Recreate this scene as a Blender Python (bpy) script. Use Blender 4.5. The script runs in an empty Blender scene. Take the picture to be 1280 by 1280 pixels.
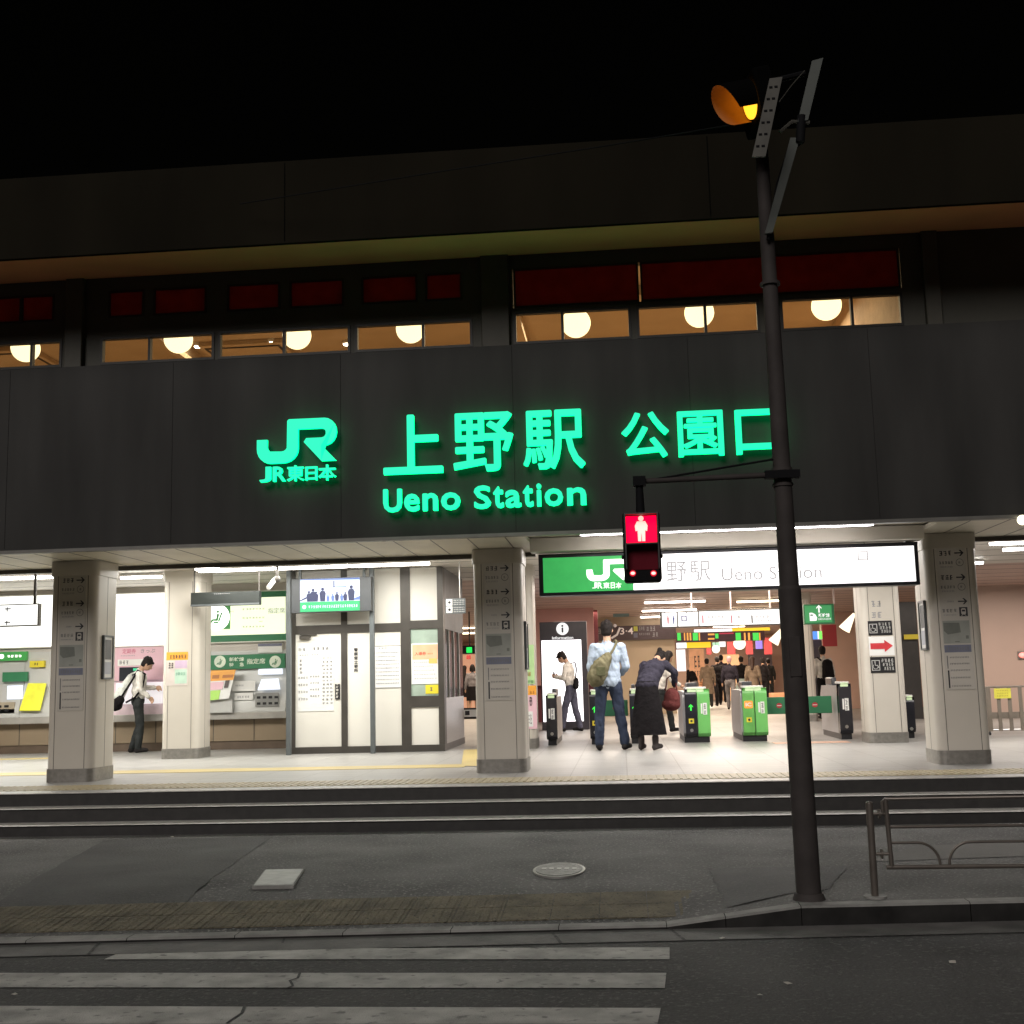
import bpy, bmesh, math, random
from mathutils import Vector, Matrix
random.seed(7)
R = math.radians
sc = bpy.context.scene
col = sc.collection

# ------------------------------------------------------------------ camera
YAW, PITCH, ROLL, FPX = R(5.05), R(8.07), R(-1.4257), 1500.0
CAM = Vector((0, 0, 1.36))
F = Vector((-math.sin(YAW)*math.cos(PITCH), math.cos(YAW)*math.cos(PITCH), math.sin(PITCH)))
R0 = Vector((math.cos(YAW), math.sin(YAW), 0)); U0 = R0.cross(F)
RX = R0*math.cos(ROLL) + U0*math.sin(ROLL)
UX = -R0*math.sin(ROLL) + U0*math.cos(ROLL)
cd = bpy.data.cameras.new('camera'); cam = bpy.data.objects.new('camera', cd); col.objects.link(cam)
m = Matrix((RX, UX, -F)).transposed().to_4x4(); m.translation = CAM
cam.matrix_world = m
cd.sensor_width = 36; cd.lens = FPX/1280*36; cd.clip_end = 500; cd.clip_start = .05
sc.camera = cam

def at(px, py, Y):
    """a point measured in the photograph, at a known depth Y"""
    r = RX*((px-640)/FPX) - UX*((py-640)/FPX) + F
    return CAM + r*((Y-CAM.y)/r.y)
def onfloor(px, py, z):
    r = RX*((px-640)/FPX) - UX*((py-640)/FPX) + F
    return CAM + r*((z-CAM.z)/r.z)
def rect(x0, y0, x1, y1, Y):
    a = at(x0, (y0+y1)/2, Y).x; b = at(x1, (y0+y1)/2, Y).x
    xm = (x0+x1)/2
    return a, b, at(xm, y1, Y).z, at(xm, y0, Y).z

# ------------------------------------------------------------------ materials
MC = {}
def mat(name, c=(.5, .5, .5), rough=.6, metal=0., noise=(6., .12), bump=None, emit=None, glass=False, trans=0., speck=None, spec=None, stretch=None):
    if name in MC: return MC[name]
    m = bpy.data.materials.new(name); m.use_nodes = True; nt = m.node_tree; N = nt.nodes; L = nt.links
    b = N['Principled BSDF']
    tc = N.new('ShaderNodeTexCoord')
    nz = N.new('ShaderNodeTexNoise'); nz.inputs['Scale'].default_value = noise[0]; nz.inputs['Detail'].default_value = 6
    if stretch:
        mp = N.new('ShaderNodeMapping'); mp.inputs['Scale'].default_value = stretch; L.new(tc.outputs['Object'], mp.inputs[0]); L.new(mp.outputs[0], nz.inputs['Vector'])
    else: L.new(tc.outputs['Object'], nz.inputs['Vector'])
    mr = N.new('ShaderNodeMapRange'); mr.inputs[1].default_value = .3; mr.inputs[2].default_value = .7; mr.inputs[3].default_value = 1-noise[1]; mr.inputs[4].default_value = 1+noise[1]
    L.new(nz.outputs[0], mr.inputs[0])
    mx = N.new('ShaderNodeVectorMath'); mx.operation = 'SCALE'; mx.inputs[0].default_value = c
    L.new(mr.outputs[0], mx.inputs['Scale'])
    src = mx.outputs[0]
    if speck:   # (scale, colour, threshold)
        n2 = N.new('ShaderNodeTexNoise'); n2.inputs['Scale'].default_value = speck[0]; n2.inputs['Detail'].default_value = 2
        L.new(tc.outputs['Object'], n2.inputs['Vector'])
        m2 = N.new('ShaderNodeMapRange'); m2.inputs[1].default_value = speck[2]; m2.inputs[2].default_value = speck[2]+.12
        L.new(n2.outputs[0], m2.inputs[0])
        mm = N.new('ShaderNodeMix'); mm.data_type = 'RGBA'; L.new(m2.outputs[0], mm.inputs[0])
        L.new(src, mm.inputs[6]); mm.inputs[7].default_value = (*speck[1], 1); src = mm.outputs[2]
    L.new(src, b.inputs['Base Color'])
    b.inputs['Roughness'].default_value = rough; b.inputs['Metallic'].default_value = metal
    if bump:
        n3 = N.new('ShaderNodeTexNoise'); n3.inputs['Scale'].default_value = bump[0]; n3.inputs['Detail'].default_value = 4
        L.new(tc.outputs['Object'], n3.inputs['Vector'])
        bp = N.new('ShaderNodeBump'); bp.inputs['Strength'].default_value = bump[1]; bp.inputs['Distance'].default_value = .02
        L.new(n3.outputs[0], bp.inputs['Height']); L.new(bp.outputs[0], b.inputs['Normal'])
    if spec is not None: b.inputs['Specular IOR Level'].default_value = spec
    if emit:
        b.inputs['Emission Color'].default_value = (*emit[0], 1); b.inputs['Emission Strength'].default_value = emit[1]
    if glass:
        b.inputs['Transmission Weight'].default_value = 1; b.inputs['IOR'].default_value = 1.1
        b.inputs['Roughness'].default_value = .02
    if trans:
        b.inputs['Transmission Weight'].default_value = trans; b.inputs['IOR'].default_value = 1.05; b.inputs['Roughness'].default_value = .9
    if glass or trans:
        for n in list(N):
            if n.type == 'BSDF_PRINCIPLED': N.remove(n)
        out = N['Material Output']; tr = N.new('ShaderNodeBsdfTransparent'); mixs = N.new('ShaderNodeMixShader')
        if glass:
            gl_ = N.new('ShaderNodeBsdfGlossy'); gl_.inputs['Roughness'].default_value = .02; fr = N.new('ShaderNodeFresnel'); fr.inputs[0].default_value = 1.4
            L.new(fr.outputs[0], mixs.inputs[0]); tr.inputs[0].default_value = (.93, .93, .92, 1); L.new(tr.outputs[0], mixs.inputs[1]); L.new(gl_.outputs[0], mixs.inputs[2])
        else:
            tl = N.new('ShaderNodeBsdfTranslucent'); L.new(src, tl.inputs[0]); df = N.new('ShaderNodeBsdfDiffuse'); L.new(src, df.inputs[0])
            mixs.inputs[0].default_value = trans; L.new(df.outputs[0], mixs.inputs[1]); L.new(tl.outputs[0], mixs.inputs[2])
        L.new(mixs.outputs[0], out.inputs[0])
    MC[name] = m
    return m

def tiles(name, c, c2, w, h, mortar, rough=.35, speckc=None, bumpy=0., off=0., wear=.12):
    m = bpy.data.materials.new(name); m.use_nodes = True; nt = m.node_tree; N = nt.nodes; L = nt.links
    b = N['Principled BSDF']; tc = N.new('ShaderNodeTexCoord')
    br = N.new('ShaderNodeTexBrick'); br.offset = off
    br.inputs['Scale'].default_value = 1; br.inputs['Brick Width'].default_value = w; br.inputs['Row Height'].default_value = h
    br.inputs['Mortar Size'].default_value = mortar; br.inputs['Mortar Smooth'].default_value = .3
    br.inputs['Color1'].default_value = (*c, 1); br.inputs['Color2'].default_value = (*c2, 1)
    br.inputs['Mortar'].default_value = (*(speckc or [x*.45 for x in c]), 1)
    L.new(tc.outputs['Object'], br.inputs['Vector'])
    nz = N.new('ShaderNodeTexNoise'); nz.inputs['Scale'].default_value = 1.3; nz.inputs['Detail'].default_value = 8
    L.new(tc.outputs['Object'], nz.inputs['Vector'])
    mr = N.new('ShaderNodeMapRange'); mr.inputs[3].default_value = 1-wear*1.6; mr.inputs[4].default_value = 1+wear*1.3
    L.new(nz.outputs[0], mr.inputs[0])
    mx = N.new('ShaderNodeVectorMath'); mx.operation = 'SCALE'; L.new(br.outputs['Color'], mx.inputs[0]); L.new(mr.outputs[0], mx.inputs['Scale'])
    L.new(mx.outputs[0], b.inputs['Base Color'])
    r2 = N.new('ShaderNodeMapRange'); r2.inputs[3].default_value = rough-.12; r2.inputs[4].default_value = rough+.15
    L.new(nz.outputs[0], r2.inputs[0]); L.new(r2.outputs[0], b.inputs['Roughness'])
    bp = N.new('ShaderNodeBump'); bp.inputs['Strength'].default_value = .35; bp.inputs['Distance'].default_value = .004; bp.invert = True
    L.new(br.outputs['Fac'], bp.inputs['Height']); L.new(bp.outputs[0], b.inputs['Normal'])
    MC[name] = m
    return m

# ------------------------------------------------------------------ mesh builder
class G:
    def __init__(s): s.v = []; s.f = []; s.m = []; s.sm = []; s.mats = []
    def mi(s, m):
        if m not in s.mats: s.mats.append(m)
        return s.mats.index(m)
    def add(s, vs, fs, m, smooth=False, M=None):
        o = len(s.v)
        s.v += [tuple(M @ Vector(p)) if M else tuple(p) for p in vs]
        k = s.mi(m)
        for f in fs: s.f.append([o+i for i in f]); s.m.append(k); s.sm.append(smooth)
        return s
    def box(s, x0, x1, y0, y1, z0, z1, m, M=None):
        if x0 > x1: x0, x1 = x1, x0
        if y0 > y1: y0, y1 = y1, y0
        if z0 > z1: z0, z1 = z1, z0
        v = [(x, y, z) for z in (z0, z1) for y in (y0, y1) for x in (x0, x1)]
        return s.add(v, [(0,2,3,1),(4,5,7,6),(0,1,5,4),(1,3,7,5),(3,2,6,7),(2,0,4,6)], m, M=M)
    def prism(s, pts, y0, y1, m, M=None, smooth=False):
        """pts (x,z) outline, extruded from y0 (front) to y1"""
        n = len(pts); v = [(x, y0, z) for x, z in pts]+[(x, y1, z) for x, z in pts]
        fs = [list(range(n)), list(range(2*n-1, n-1, -1))]
        s.add(v, fs, m, M=M)
        o = len(s.v)-2*n; k = s.mi(m)
        for i in range(n):
            j = (i+1) % n; s.f.append([o+i, o+n+i, o+n+j, o+j]); s.m.append(k); s.sm.append(smooth)
        return s
    def vprism(s, pts, z0, z1, m, M=None, smooth=True):
        """pts (x,y) outline, extruded upward"""
        n = len(pts); v = [(x, y, z0) for x, y in pts]+[(x, y, z1) for x, y in pts]
        s.add(v, [list(range(n-1, -1, -1)), list(range(n, 2*n))], m, M=M)
        o = len(s.v)-2*n; k = s.mi(m)
        for i in range(n):
            j = (i+1) % n; s.f.append([o+i, o+j, o+n+j, o+n+i]); s.m.append(k); s.sm.append(smooth)
        return s
    def xprism(s, pts, x0, x1, m, M=None, smooth=False):
        """pts (y,z) outline, extruded along x"""
        n = len(pts); v = [(x0, y, z) for y, z in pts]+[(x1, y, z) for y, z in pts]
        s.add(v, [list(range(n)), list(range(2*n-1, n-1, -1))], m, M=M)
        o = len(s.v)-2*n; k = s.mi(m)
        for i in range(n):
            j = (i+1) % n; s.f.append([o+i, o+n+i, o+n+j, o+j]); s.m.append(k); s.sm.append(smooth)
        return s
    def cyl(s, p, q, r0, r1, m, n=16, cap=True, smooth=True):
        p = Vector(p); q = Vector(q); d = (q-p).normalized()
        a = d.orthogonal().normalized(); b = d.cross(a)
        v = []
        for c, r in ((p, r0), (q, r1)):
            for i in range(n):
                t = 2*math.pi*i/n; v.append(c+(a*math.cos(t)+b*math.sin(t))*r)
        o = len(s.v); s.v += [tuple(x) for x in v]; k = s.mi(m)
        for i in range(n):
            j = (i+1) % n; s.f.append([o+i, o+j, o+n+j, o+n+i]); s.m.append(k); s.sm.append(smooth)
        if cap:
            s.f.append([o+i for i in range(n-1, -1, -1)]); s.m.append(k); s.sm.append(False)
            s.f.append([o+n+i for i in range(n)]); s.m.append(k); s.sm.append(False)
        return s
    def tube(s, pts, r, m, n=10):
        pts = [Vector(p) for p in pts]; o = len(s.v); k = s.mi(m); prev = None
        for i, p in enumerate(pts):
            d = (pts[min(i+1, len(pts)-1)]-pts[max(i-1, 0)]).normalized()
            a = d.orthogonal().normalized() if prev is None else (prev-d*prev.dot(d)).normalized()
            prev = a; b = d.cross(a)
            for j in range(n):
                t = 2*math.pi*j/n; s.v.append(tuple(p+(a*math.cos(t)+b*math.sin(t))*r))
        for i in range(len(pts)-1):
            for j in range(n):
                s.f.append([o+i*n+j, o+i*n+(j+1) % n, o+(i+1)*n+(j+1) % n, o+(i+1)*n+j]); s.m.append(k); s.sm.append(True)
        s.f.append([o+j for j in range(n-1, -1, -1)]); s.m.append(k); s.sm.append(False)
        e = o+(len(pts)-1)*n; s.f.append([e+j for j in range(n)]); s.m.append(k); s.sm.append(False)
        return s
    def ball(s, c, r, m, nu=16, nv=10, M=None):
        if not hasattr(r, '__len__'): r = (r, r, r)
        v = [(0, 0, -1)]
        for i in range(1, nv):
            t = math.pi*i/nv
            for j in range(nu):
                a = 2*math.pi*j/nu; v.append((math.sin(t)*math.cos(a), math.sin(t)*math.sin(a), -math.cos(t)))
        v.append((0, 0, 1)); T = len(v)-1
        f = [(0, 1+(j+1) % nu, 1+j) for j in range(nu)]
        for i in range(nv-2):
            for j in range(nu):
                a = 1+i*nu; f.append((a+j, a+(j+1) % nu, a+nu+(j+1) % nu, a+nu+j))
        a = 1+(nv-2)*nu; f += [(a+j, a+(j+1) % nu, T) for j in range(nu)]
        c = Vector(c)
        vs = [Vector((x*r[0], y*r[1], z*r[2])) for x, y, z in v]
        if M: vs = [M @ x for x in vs]
        return s.add([x+c for x in vs], f, m, True)
    def build(s, name, parent=None, bevel=0., org=None):
        me = bpy.data.meshes.new(name)
        o = Vector((0, 0, 0))
        if parent is not None: o = Vector(parent.get('_o', (0, 0, 0)))
        elif org is not None: o = Vector(org)
        me.from_pydata([tuple(Vector(p)-o) for p in s.v], [], s.f)
        for m in s.mats: me.materials.append(m)
        for p, k, sm in zip(me.polygons, s.m, s.sm): p.material_index = k; p.use_smooth = sm
        me.validate(); me.update(); me.set_sharp_from_angle(angle=R(38))
        ob = bpy.data.objects.new(name, me); col.objects.link(ob)
        if parent is not None: ob.parent = parent; ob['_o'] = tuple(o)
        elif org is not None: ob.location = o; ob['_o'] = tuple(o)
        if bevel:
            b = ob.modifiers.new('edge', 'BEVEL'); b.width = bevel; b.segments = 2; b.limit_method = 'ANGLE'; b.angle_limit = R(40)
        return ob

def tag(o, label=None, cat=None, group=None, kind=None):
    if label: o['label'] = label
    if cat: o['category'] = cat
    if group: o['group'] = group
    if kind: o['kind'] = kind
    return o
def thing(name, label, cat, loc=(0, 0, 0), group=None):
    o = bpy.data.objects.new(name, None); col.objects.link(o); o.location = loc; o['_o'] = tuple(loc); o.empty_display_size = .2
    return tag(o, label, cat, group)
def copy_tree(o, parent=None):
    c = o.copy(); col.objects.link(c)
    if parent: c.parent = parent
    for ch in [x for x in o.children]: copy_tree(ch, c)
    return c
def struct(g, name, **k): return tag(g.build(name, **k), kind='structure')

# ------------------------------------------------------------------ text
_tc = {}
def glyphs(body, bold):
    k = (body, bold)
    if k not in _tc:
        cu = bpy.data.curves.new('txt', 'FONT'); cu.body = body; cu.offset = bold; cu.resolution_u = 3; cu.size = 1
        ob = bpy.data.objects.new('txt', cu); col.objects.link(ob); bpy.context.view_layer.update()
        me = bpy.data.meshes.new_from_object(ob.evaluated_get(bpy.context.evaluated_depsgraph_get()))
        _tc[k] = ([tuple(v.co) for v in me.vertices], [tuple(p.vertices) for p in me.polygons])
        bpy.data.objects.remove(ob); bpy.data.curves.remove(cu); bpy.data.meshes.remove(me)
    return _tc[k]
def text(g, body, x0, x1, z0, z1, y, m, bold=0., depth=0., sm=None):
    vs, fs = glyphs(body, bold)
    if not vs: return
    a = min(v[0] for v in vs); b = max(v[0] for v in vs); c = min(v[1] for v in vs); d = max(v[1] for v in vs)
    P = [(x0+(v[0]-a)/(b-a)*(x1-x0), z0+(v[1]-c)/max(d-c, 1e-6)*(z1-z0)) for v in vs]
    n = len(P)
    if depth <= 0:
        g.add([(x, y, z) for x, z in P], fs, m); return
    V = [(x, y, z) for x, z in P]+[(x, y+depth, z) for x, z in P]
    cnt = {}
    for f in fs:
        for i in range(len(f)):
            e = (f[i], f[(i+1) % len(f)]); cnt[e] = 1
    side = [(a_, a_+n, b_+n, b_) for (a_, b_) in cnt if (b_, a_) not in cnt]
    if sm: g.add(V, list(fs), m); g.add(V, side, sm)
    else: g.add(V, list(fs)+side, m)

def thicktext(g, ch, x0, x1, z0, z1, y, m, r, depth, sm=None):
    """a heavy weight made of slightly shifted copies of the glyph, each 0.4 mm behind the last"""
    dx = dz = r
    k = 0
    for a in [None]+list(range(0, 360, 45)):
        ox = 0 if a is None else dx*math.cos(R(a)); oz = 0 if a is None else dz*math.sin(R(a))
        text(g, ch, x0+dx+ox, x1-dx+ox, z0+dz+oz, z1-dz+oz, y+k*.0004, m, 0, depth-k*.0004, sm)
        if sm and k == 0: text(g, ch, x0, x1, z0, z1, y+depth, sm)
        k += 1

def smudge(g, x0, x1, z0, z1, y, m, n=None, rnd=random):
    """a run of small strokes too small to read in the photograph"""
    h = z1-z0; n = n or max(1, int((x1-x0)/(h*1.05))); w = (x1-x0)/n
    for i in range(n):
        a = x0+i*w; b = a+w*.82
        for k in range(3):
            zz = z0+h*(.08+.36*k)+rnd.uniform(-.05, .05)*h
            g.box(a+rnd.uniform(0, .3)*w, b-rnd.uniform(0, .25)*w, y-.001, y, zz, zz+h*.13, m)
        for k in range(2):
            xx = a+w*rnd.uniform(.1, .65)
            g.box(xx, xx+w*.12, y-.0016, y-.0002, z0+h*rnd.uniform(0, .3), z1-h*rnd.uniform(0, .2), m)

def arrow(g, cx, cz, s, y, m, ang=0., w=.16):
    """a plain stroked arrow pointing along +x, turned by ang"""
    def P(u, v): c, n_ = math.cos(ang), math.sin(ang); return (cx+s*(u*c-v*n_), cz+s*(u*n_+v*c))
    h = w/2
    out = [(-.5,-h),(.22,-h),(-.02,-.34),(.16,-.34),(.5,0),(.16,.34),(-.02,.34),(.22,h),(-.5,h)]
    g.prism([P(u, v) for u, v in out], y-.0015, y, m)

def circle2(cx, cz, r, n=24, r2=None): return [(cx+r*math.cos(2*math.pi*i/n), cz+(r2 or r)*math.sin(2*math.pi*i/n)) for i in range(n)]
def rrect(x0, x1, y0, y1, r, n=5):
    P = []
    for cx, cy, a in ((x1-r, y0+r, -90), (x1-r, y1-r, 0), (x0+r, y1-r, 90), (x0+r, y0+r, 180)):
        for i in range(n+1):
            t = R(a+90*i/n); P.append((cx+r*math.cos(t), cy+r*math.sin(t)))
    return P
def arcp(cx, cy, rx, ry, a0, a1, n=6):
    return [(cx+rx*math.cos(R(a0+(a1-a0)*i/n)), cy+ry*math.sin(R(a0+(a1-a0)*i/n))) for i in range(n+1)]

def company_logo(g, x0, x1, z0, z1, y, m, depth=0.004, sm=None):
    """the joined pair of letters, as one outline in a 250 x 137 box (y down)"""
    P = [(0, 62), (32, 62), (32, 84)] + arcp(50, 84, 18, 17, 180, 90, 4)[1:] + arcp(78, 84, 18, 17, 90, 0, 4)
    P += [(96, 5), (101, 0), (214, 0)] + arcp(214, 43, 37, 43, -90, 78, 9)[1:] + [(203, 86), (249, 135), (203, 135), (148, 74), (156, 62), (204, 62)]
    P += arcp(205, 47, 13, 15, 90, -90, 5)[1:] + [(130, 32), (130, 92)] + arcp(82, 92, 48, 45, 0, 90, 6)[1:] + arcp(42, 92, 42, 45, 90, 180, 6)
    Q = [(x0+(a/251)*(x1-x0), z1-(b/137)*(z1-z0)) for a, b in P]
    # tessellate the concave outline
    bm = bmesh.new(); vs = [bm.verts.new((a, y, b)) for a, b in Q]; f = bm.faces.new(vs)
    bmesh.ops.triangulate(bm, faces=[f], ngon_method='EAR_CLIP')
    bm.verts.index_update(); tri = [[v.index for v in t.verts] for t in bm.faces]; n = len(Q)
    V = [(a, y, b) for a, b in Q]+[(a, y+depth, b) for a, b in Q]
    g.add(V, tri, m); g.add(V, [(i, i+n, (i+1) % n+n, (i+1) % n) for i in range(n)], sm or m); bm.free()
# ------------------------------------------------------------------ palette
asphalt = mat('road asphalt', (.062, .0605, .0585), .85, noise=(.9, .3), bump=(45, .9), speck=(38, (.115, .112, .108), .57))
asph_walk = mat('walk asphalt', (.12, .117, .113), .85, noise=(1.1, .45), bump=(60, 1.), speck=(42, (.27, .262, .252), .57))
asph_dark = mat('new asphalt', (.058, .057, .056), .8, noise=(1.5, .35), bump=(50, .6), speck=(45, (.1, .098, .095), .6))
asph_mid = mat('older asphalt', (.15, .143, .135), .85, noise=(1.5, .2), bump=(120, .5), speck=(120, (.13, .128, .12), .6))
concrete = mat('kerb concrete', (.25, .245, .23), .8, noise=(5, .3), bump=(60, .4))
gutterm = mat('gutter concrete', (.14, .135, .128), .8, noise=(4, .3), bump=(60, .4))
paint = mat('worn road paint', (.42, .41, .385), .7, noise=(5, .35), bump=(140, .5), speck=(16, (.17, .168, .16), .6))
paint2 = mat('cream wall paint', (.62, .58, .52), .5, noise=(3, .05))
white = mat('white enamel', (.78, .77, .74), .4, noise=(3, .04))
offwhite = mat('off-white panel', (.7, .68, .62), .45, noise=(2, .05))
ink = mat('dark ink', (.03, .03, .035), .6)
greyink = mat('grey ink', (.17, .17, .17), .6)
midgrey = mat('mid grey print', (.3, .3, .31), .6)
bronze = mat('dark bronze frame', (.075, .068, .06), .4, .3, noise=(4, .15))
steelgrey = mat('painted grey steel', (.13, .145, .15), .4, .3, noise=(5, .1))
steel = mat('brushed steel', (.5, .49, .47), .32, .9, noise=(30, .12))
dsteel = mat('dull steel skirting', (.3, .285, .26), .42, .6, noise=(20, .15))
black = mat('black plastic', (.015, .015, .017), .4, noise=(8, .2))
blackpanel = mat('black gate panel', (.02, .02, .026), .25, noise=(6, .2))
jrgreen = mat('leaf green', (.07, .42, .1), .4, noise=(3, .06))
dgreen = mat('deep green sheet', (.035, .2, .09), .5, noise=(3, .08))
red = mat('signal red print', (.55, .04, .05), .5)
yellow = mat('yellow card', (.75, .62, .04), .5, noise=(3, .05))
orange = mat('orange card', (.8, .36, .05), .5, noise=(5, .08))
pink = mat('pale pink sheet', (.75, .48, .55), .5, noise=(3, .05))
lime = mat('lime card', (.4, .7, .12), .5, noise=(4, .06))
paper = mat('paper', (.78, .78, .76), .6, noise=(3, .03))
bluegrey = mat('blue grey print', (.16, .17, .23), .5)
fasc = mat('grey metal fascia', (.034, .033, .031), .6, .0, noise=(2.2, .3), spec=.2, stretch=(1, 1, .18))
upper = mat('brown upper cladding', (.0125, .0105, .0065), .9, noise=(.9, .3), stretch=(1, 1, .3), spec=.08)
soffm = mat('soffit metal', (.62, .58, .48), .45, .1, noise=(2, .08))
ceilm = mat('station ceiling', (.68, .64, .58), .55, noise=(1.5, .05))

# ------------------------------------------------------------------ ground
kface = mat('shaded kerb face', (.022, .021, .02), .8, noise=(6, .4), spec=.2)  # shade on the kerb's front painted in as a near black
def kerbY(x): return 7.43+.085*x
KX = [-26, -12, -6, -3, .2, .55, 1.0, 2, 4, 12, 26]
def kerbz(x): return -.09 if x <= .2 else (0 if x >= 1.0 else -.09*(1-(x-.2)/.8))
g = G()   # road sheet with the lower ground under everything
g.add([(-60, -40, -.12), (60, -40, -.12), (60, kerbY(60), -.12), (-60, kerbY(-60), -.12)], [(0, 1, 2, 3)], asphalt)
struct(g, 'road')
g = G()
for a, b in zip(KX[:-1], KX[1:]):
    g.add([(a, kerbY(a)-.31, -.115), (b, kerbY(b)-.31, -.115), (b, kerbY(b), -.113), (a, kerbY(a), -.113)], [(0, 1, 2, 3)], gutterm)
for a in [-5.2, -3.1, -.42, .28, 2.9]:
    g.add([(a, kerbY(a)-.3, -.1125), (a+.02, kerbY(a)-.3, -.1125), (a-.05, kerbY(a), -.1105), (a-.07, kerbY(a), -.1105)], [(0, 1, 2, 3)], asphalt)
struct(g, 'gutter')
g = G()
xs = []
for a, b in zip(KX[:-1], KX[1:]):
    n = max(1, int((b-a)/.6)); xs += [a+(b-a)*i/n for i in range(n)]
xs.append(26)
for a, b in zip(xs[:-1], xs[1:]):
    za, zb = kerbz(a), kerbz(b)
    e = .004
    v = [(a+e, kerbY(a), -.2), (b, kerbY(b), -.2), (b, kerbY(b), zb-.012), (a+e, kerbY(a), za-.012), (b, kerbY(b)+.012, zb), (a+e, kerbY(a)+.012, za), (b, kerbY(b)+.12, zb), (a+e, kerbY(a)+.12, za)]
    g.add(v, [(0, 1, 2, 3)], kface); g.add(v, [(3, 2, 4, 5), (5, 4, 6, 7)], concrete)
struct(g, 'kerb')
g = G()   # sidewalk: falls to the dropped kerb on the left, level on the right
rows = [.12, .5, 1.0, 1.5, 2.2]
vs = []; fs = []
for x in xs:
    for r in rows:
        t = min(1, (r-.12)/1.1); vs.append((x, kerbY(x)+r, kerbz(x)*(1-t)))
    vs.append((x, 12.4, 0))
k = len(rows)+1
for i in range(len(xs)-1):
    for j in range(k-1): a = i*k+j; fs.append((a, a+k, a+k+1, a+1))
g.add(vs, fs, asph_walk, smooth=True)
struct(g, 'sidewalk')
def wz(p):
    r = p.y-kerbY(p.x); t = min(1, max(0, (r-.12)/1.1)); return kerbz(p.x)*(1-t)
def floorpatch(name, q, m, z=.004):
    P = [onfloor(px, py, 0) for px, py in q]; g = G(); n = 14; vs = []
    rr = random.Random(3)
    for i in range(n+1):
        for j in range(n+1):
            u, v = i/n, j/n; p = (P[0]*(1-u)+P[1]*u)*(1-v)+(P[3]*(1-u)+P[2]*u)*v
            if i in (0, n): p = p+Vector((rr.uniform(-.012, .012), 0, 0))
            vs.append((p.x, p.y, wz(p)+z))
    g.add(vs, [(i*(n+1)+j, i*(n+1)+j+1, (i+1)*(n+1)+j+1, (i+1)*(n+1)+j) for i in range(n) for j in range(n)], m, True)
    return struct(g, name)
floorpatch('dark_asphalt_patch', [(130, 1051), (340, 1046), (225, 1127), (-20, 1134)], asph_dark, .004)
floorpatch('asphalt_patch', [(885, 1086), (1060, 1083), (1035, 1112), (908, 1126)], asph_dark, .004)
floorpatch('light_asphalt_patch', [(1150, 1058), (1420, 1046), (1420, 1066), (1075, 1078)], asph_mid, .004)
# brown tactile blocks along the dropped kerb
tact = mat('worn tactile block', (.15, .128, .085), .85, noise=(5, .35), bump=(60, .8), speck=(50, (.06, .055, .045), .58))
g = G(); x = -5.6
while x < .17:
    for r in range(2):
        a, b = kerbY(x)+.2+.31*r, kerbY(x)+.2+.31*r+.3
        z0 = -.09*(1-(a-kerbY(x)-.12)/1.1); z1 = -.09*(1-(b-kerbY(x)-.12)/1.1)
        o = .005
        g.add([(x, a, z0+o), (x+.296, a+.025, z0+o), (x+.296, b+.025, z1+o), (x, b, z1+o), (x, a, z0), (x+.296, a+.025, z0)], [(0, 1, 2, 3), (4, 5, 1, 0)], tact)
        for i in range(5):
            xx = x+.03+i*.055
            g.add([(xx, a+.01, z0+.0075), (xx+.022, a+.01, z0+.0075), (xx+.022, b, z1+.0075), (xx, b, z1+.0075)], [(0, 1, 2, 3)], tact)
    x += .3
struct(g, 'tactile_paving')
# zebra bars (right ends step back a little, as painted)
bars = [[(130, 1200), (160, 1187), (837, 1185), (837, 1200)], [(-60, 1235), (-60, 1217), (833, 1217), (831, 1236)],
        [(-80, 1281), (-80, 1258), (826, 1261), (822, 1281)], [(-200, 1335), (-200, 1308), (815, 1310), (808, 1335)]]
def crackfree(pts): return [onfloor(px, py, -.12) for px, py in pts]
g = G()
for q in bars:
    P = crackfree(q); g.add([(p.x, p.y, -.116) for p in P], [(0, 3, 2, 1)], paint)
struct(g, 'crosswalk_marking')
g = G()   # cracks running through the paint
for pts in ([(375, 1217), (372, 1224), (362, 1227), (366, 1234), (357, 1237)], [(306, 1258), (302, 1268), (296, 1272), (283, 1281)], [(362, 1159), (358, 1168), (353, 1180)]):
    P = [onfloor(a, b, -.12) for a, b in pts]
    for p, q in zip(P[:-1], P[1:]):
        g.add([(p.x-.006, p.y, -.113), (p.x+.008, p.y, -.113), (q.x+.008, q.y, -.113), (q.x-.006, q.y, -.113)], [(0, 1, 2, 3)], asph_dark)
struct(g, 'road_crack')
# litter
scrap0 = None
leafm = mat('pale scrap', (.5, .47, .42), .7)
for i, (px, py, z) in enumerate([(51, 1132, -.05), (215, 1047, 0), (985, 1231, -.12), (950, 1245, -.12), (903, 1174, -.12), (1190, 1204, -.12), (18, 1244, -.12)]):
    p = onfloor(px, py, z)
    if scrap0 is None:
        g = G(); g.add([(p.x-.03, p.y-.02, z+.006), (p.x+.02, p.y-.03, z+.004), (p.x+.035, p.y+.01, z+.016), (p.x-.01, p.y+.035, z+.009), (p.x, p.y, z+.02)], [(0, 1, 4), (1, 2, 4), (2, 3, 4), (3, 0, 4)], leafm)
        scrap0 = g.build('paper_scrap', org=(p.x, p.y, z)); o = scrap0
    else:
        o = scrap0.copy(); col.objects.link(o); o.location = (p.x, p.y, z+.002); o.rotation_euler.z = i*1.3; o.scale = (.45+.1*(i % 3),)*3
    tag(o, 'small pale scrap lying flat on the dark asphalt', 'litter', 'pale scraps on the road and sidewalk')

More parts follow.
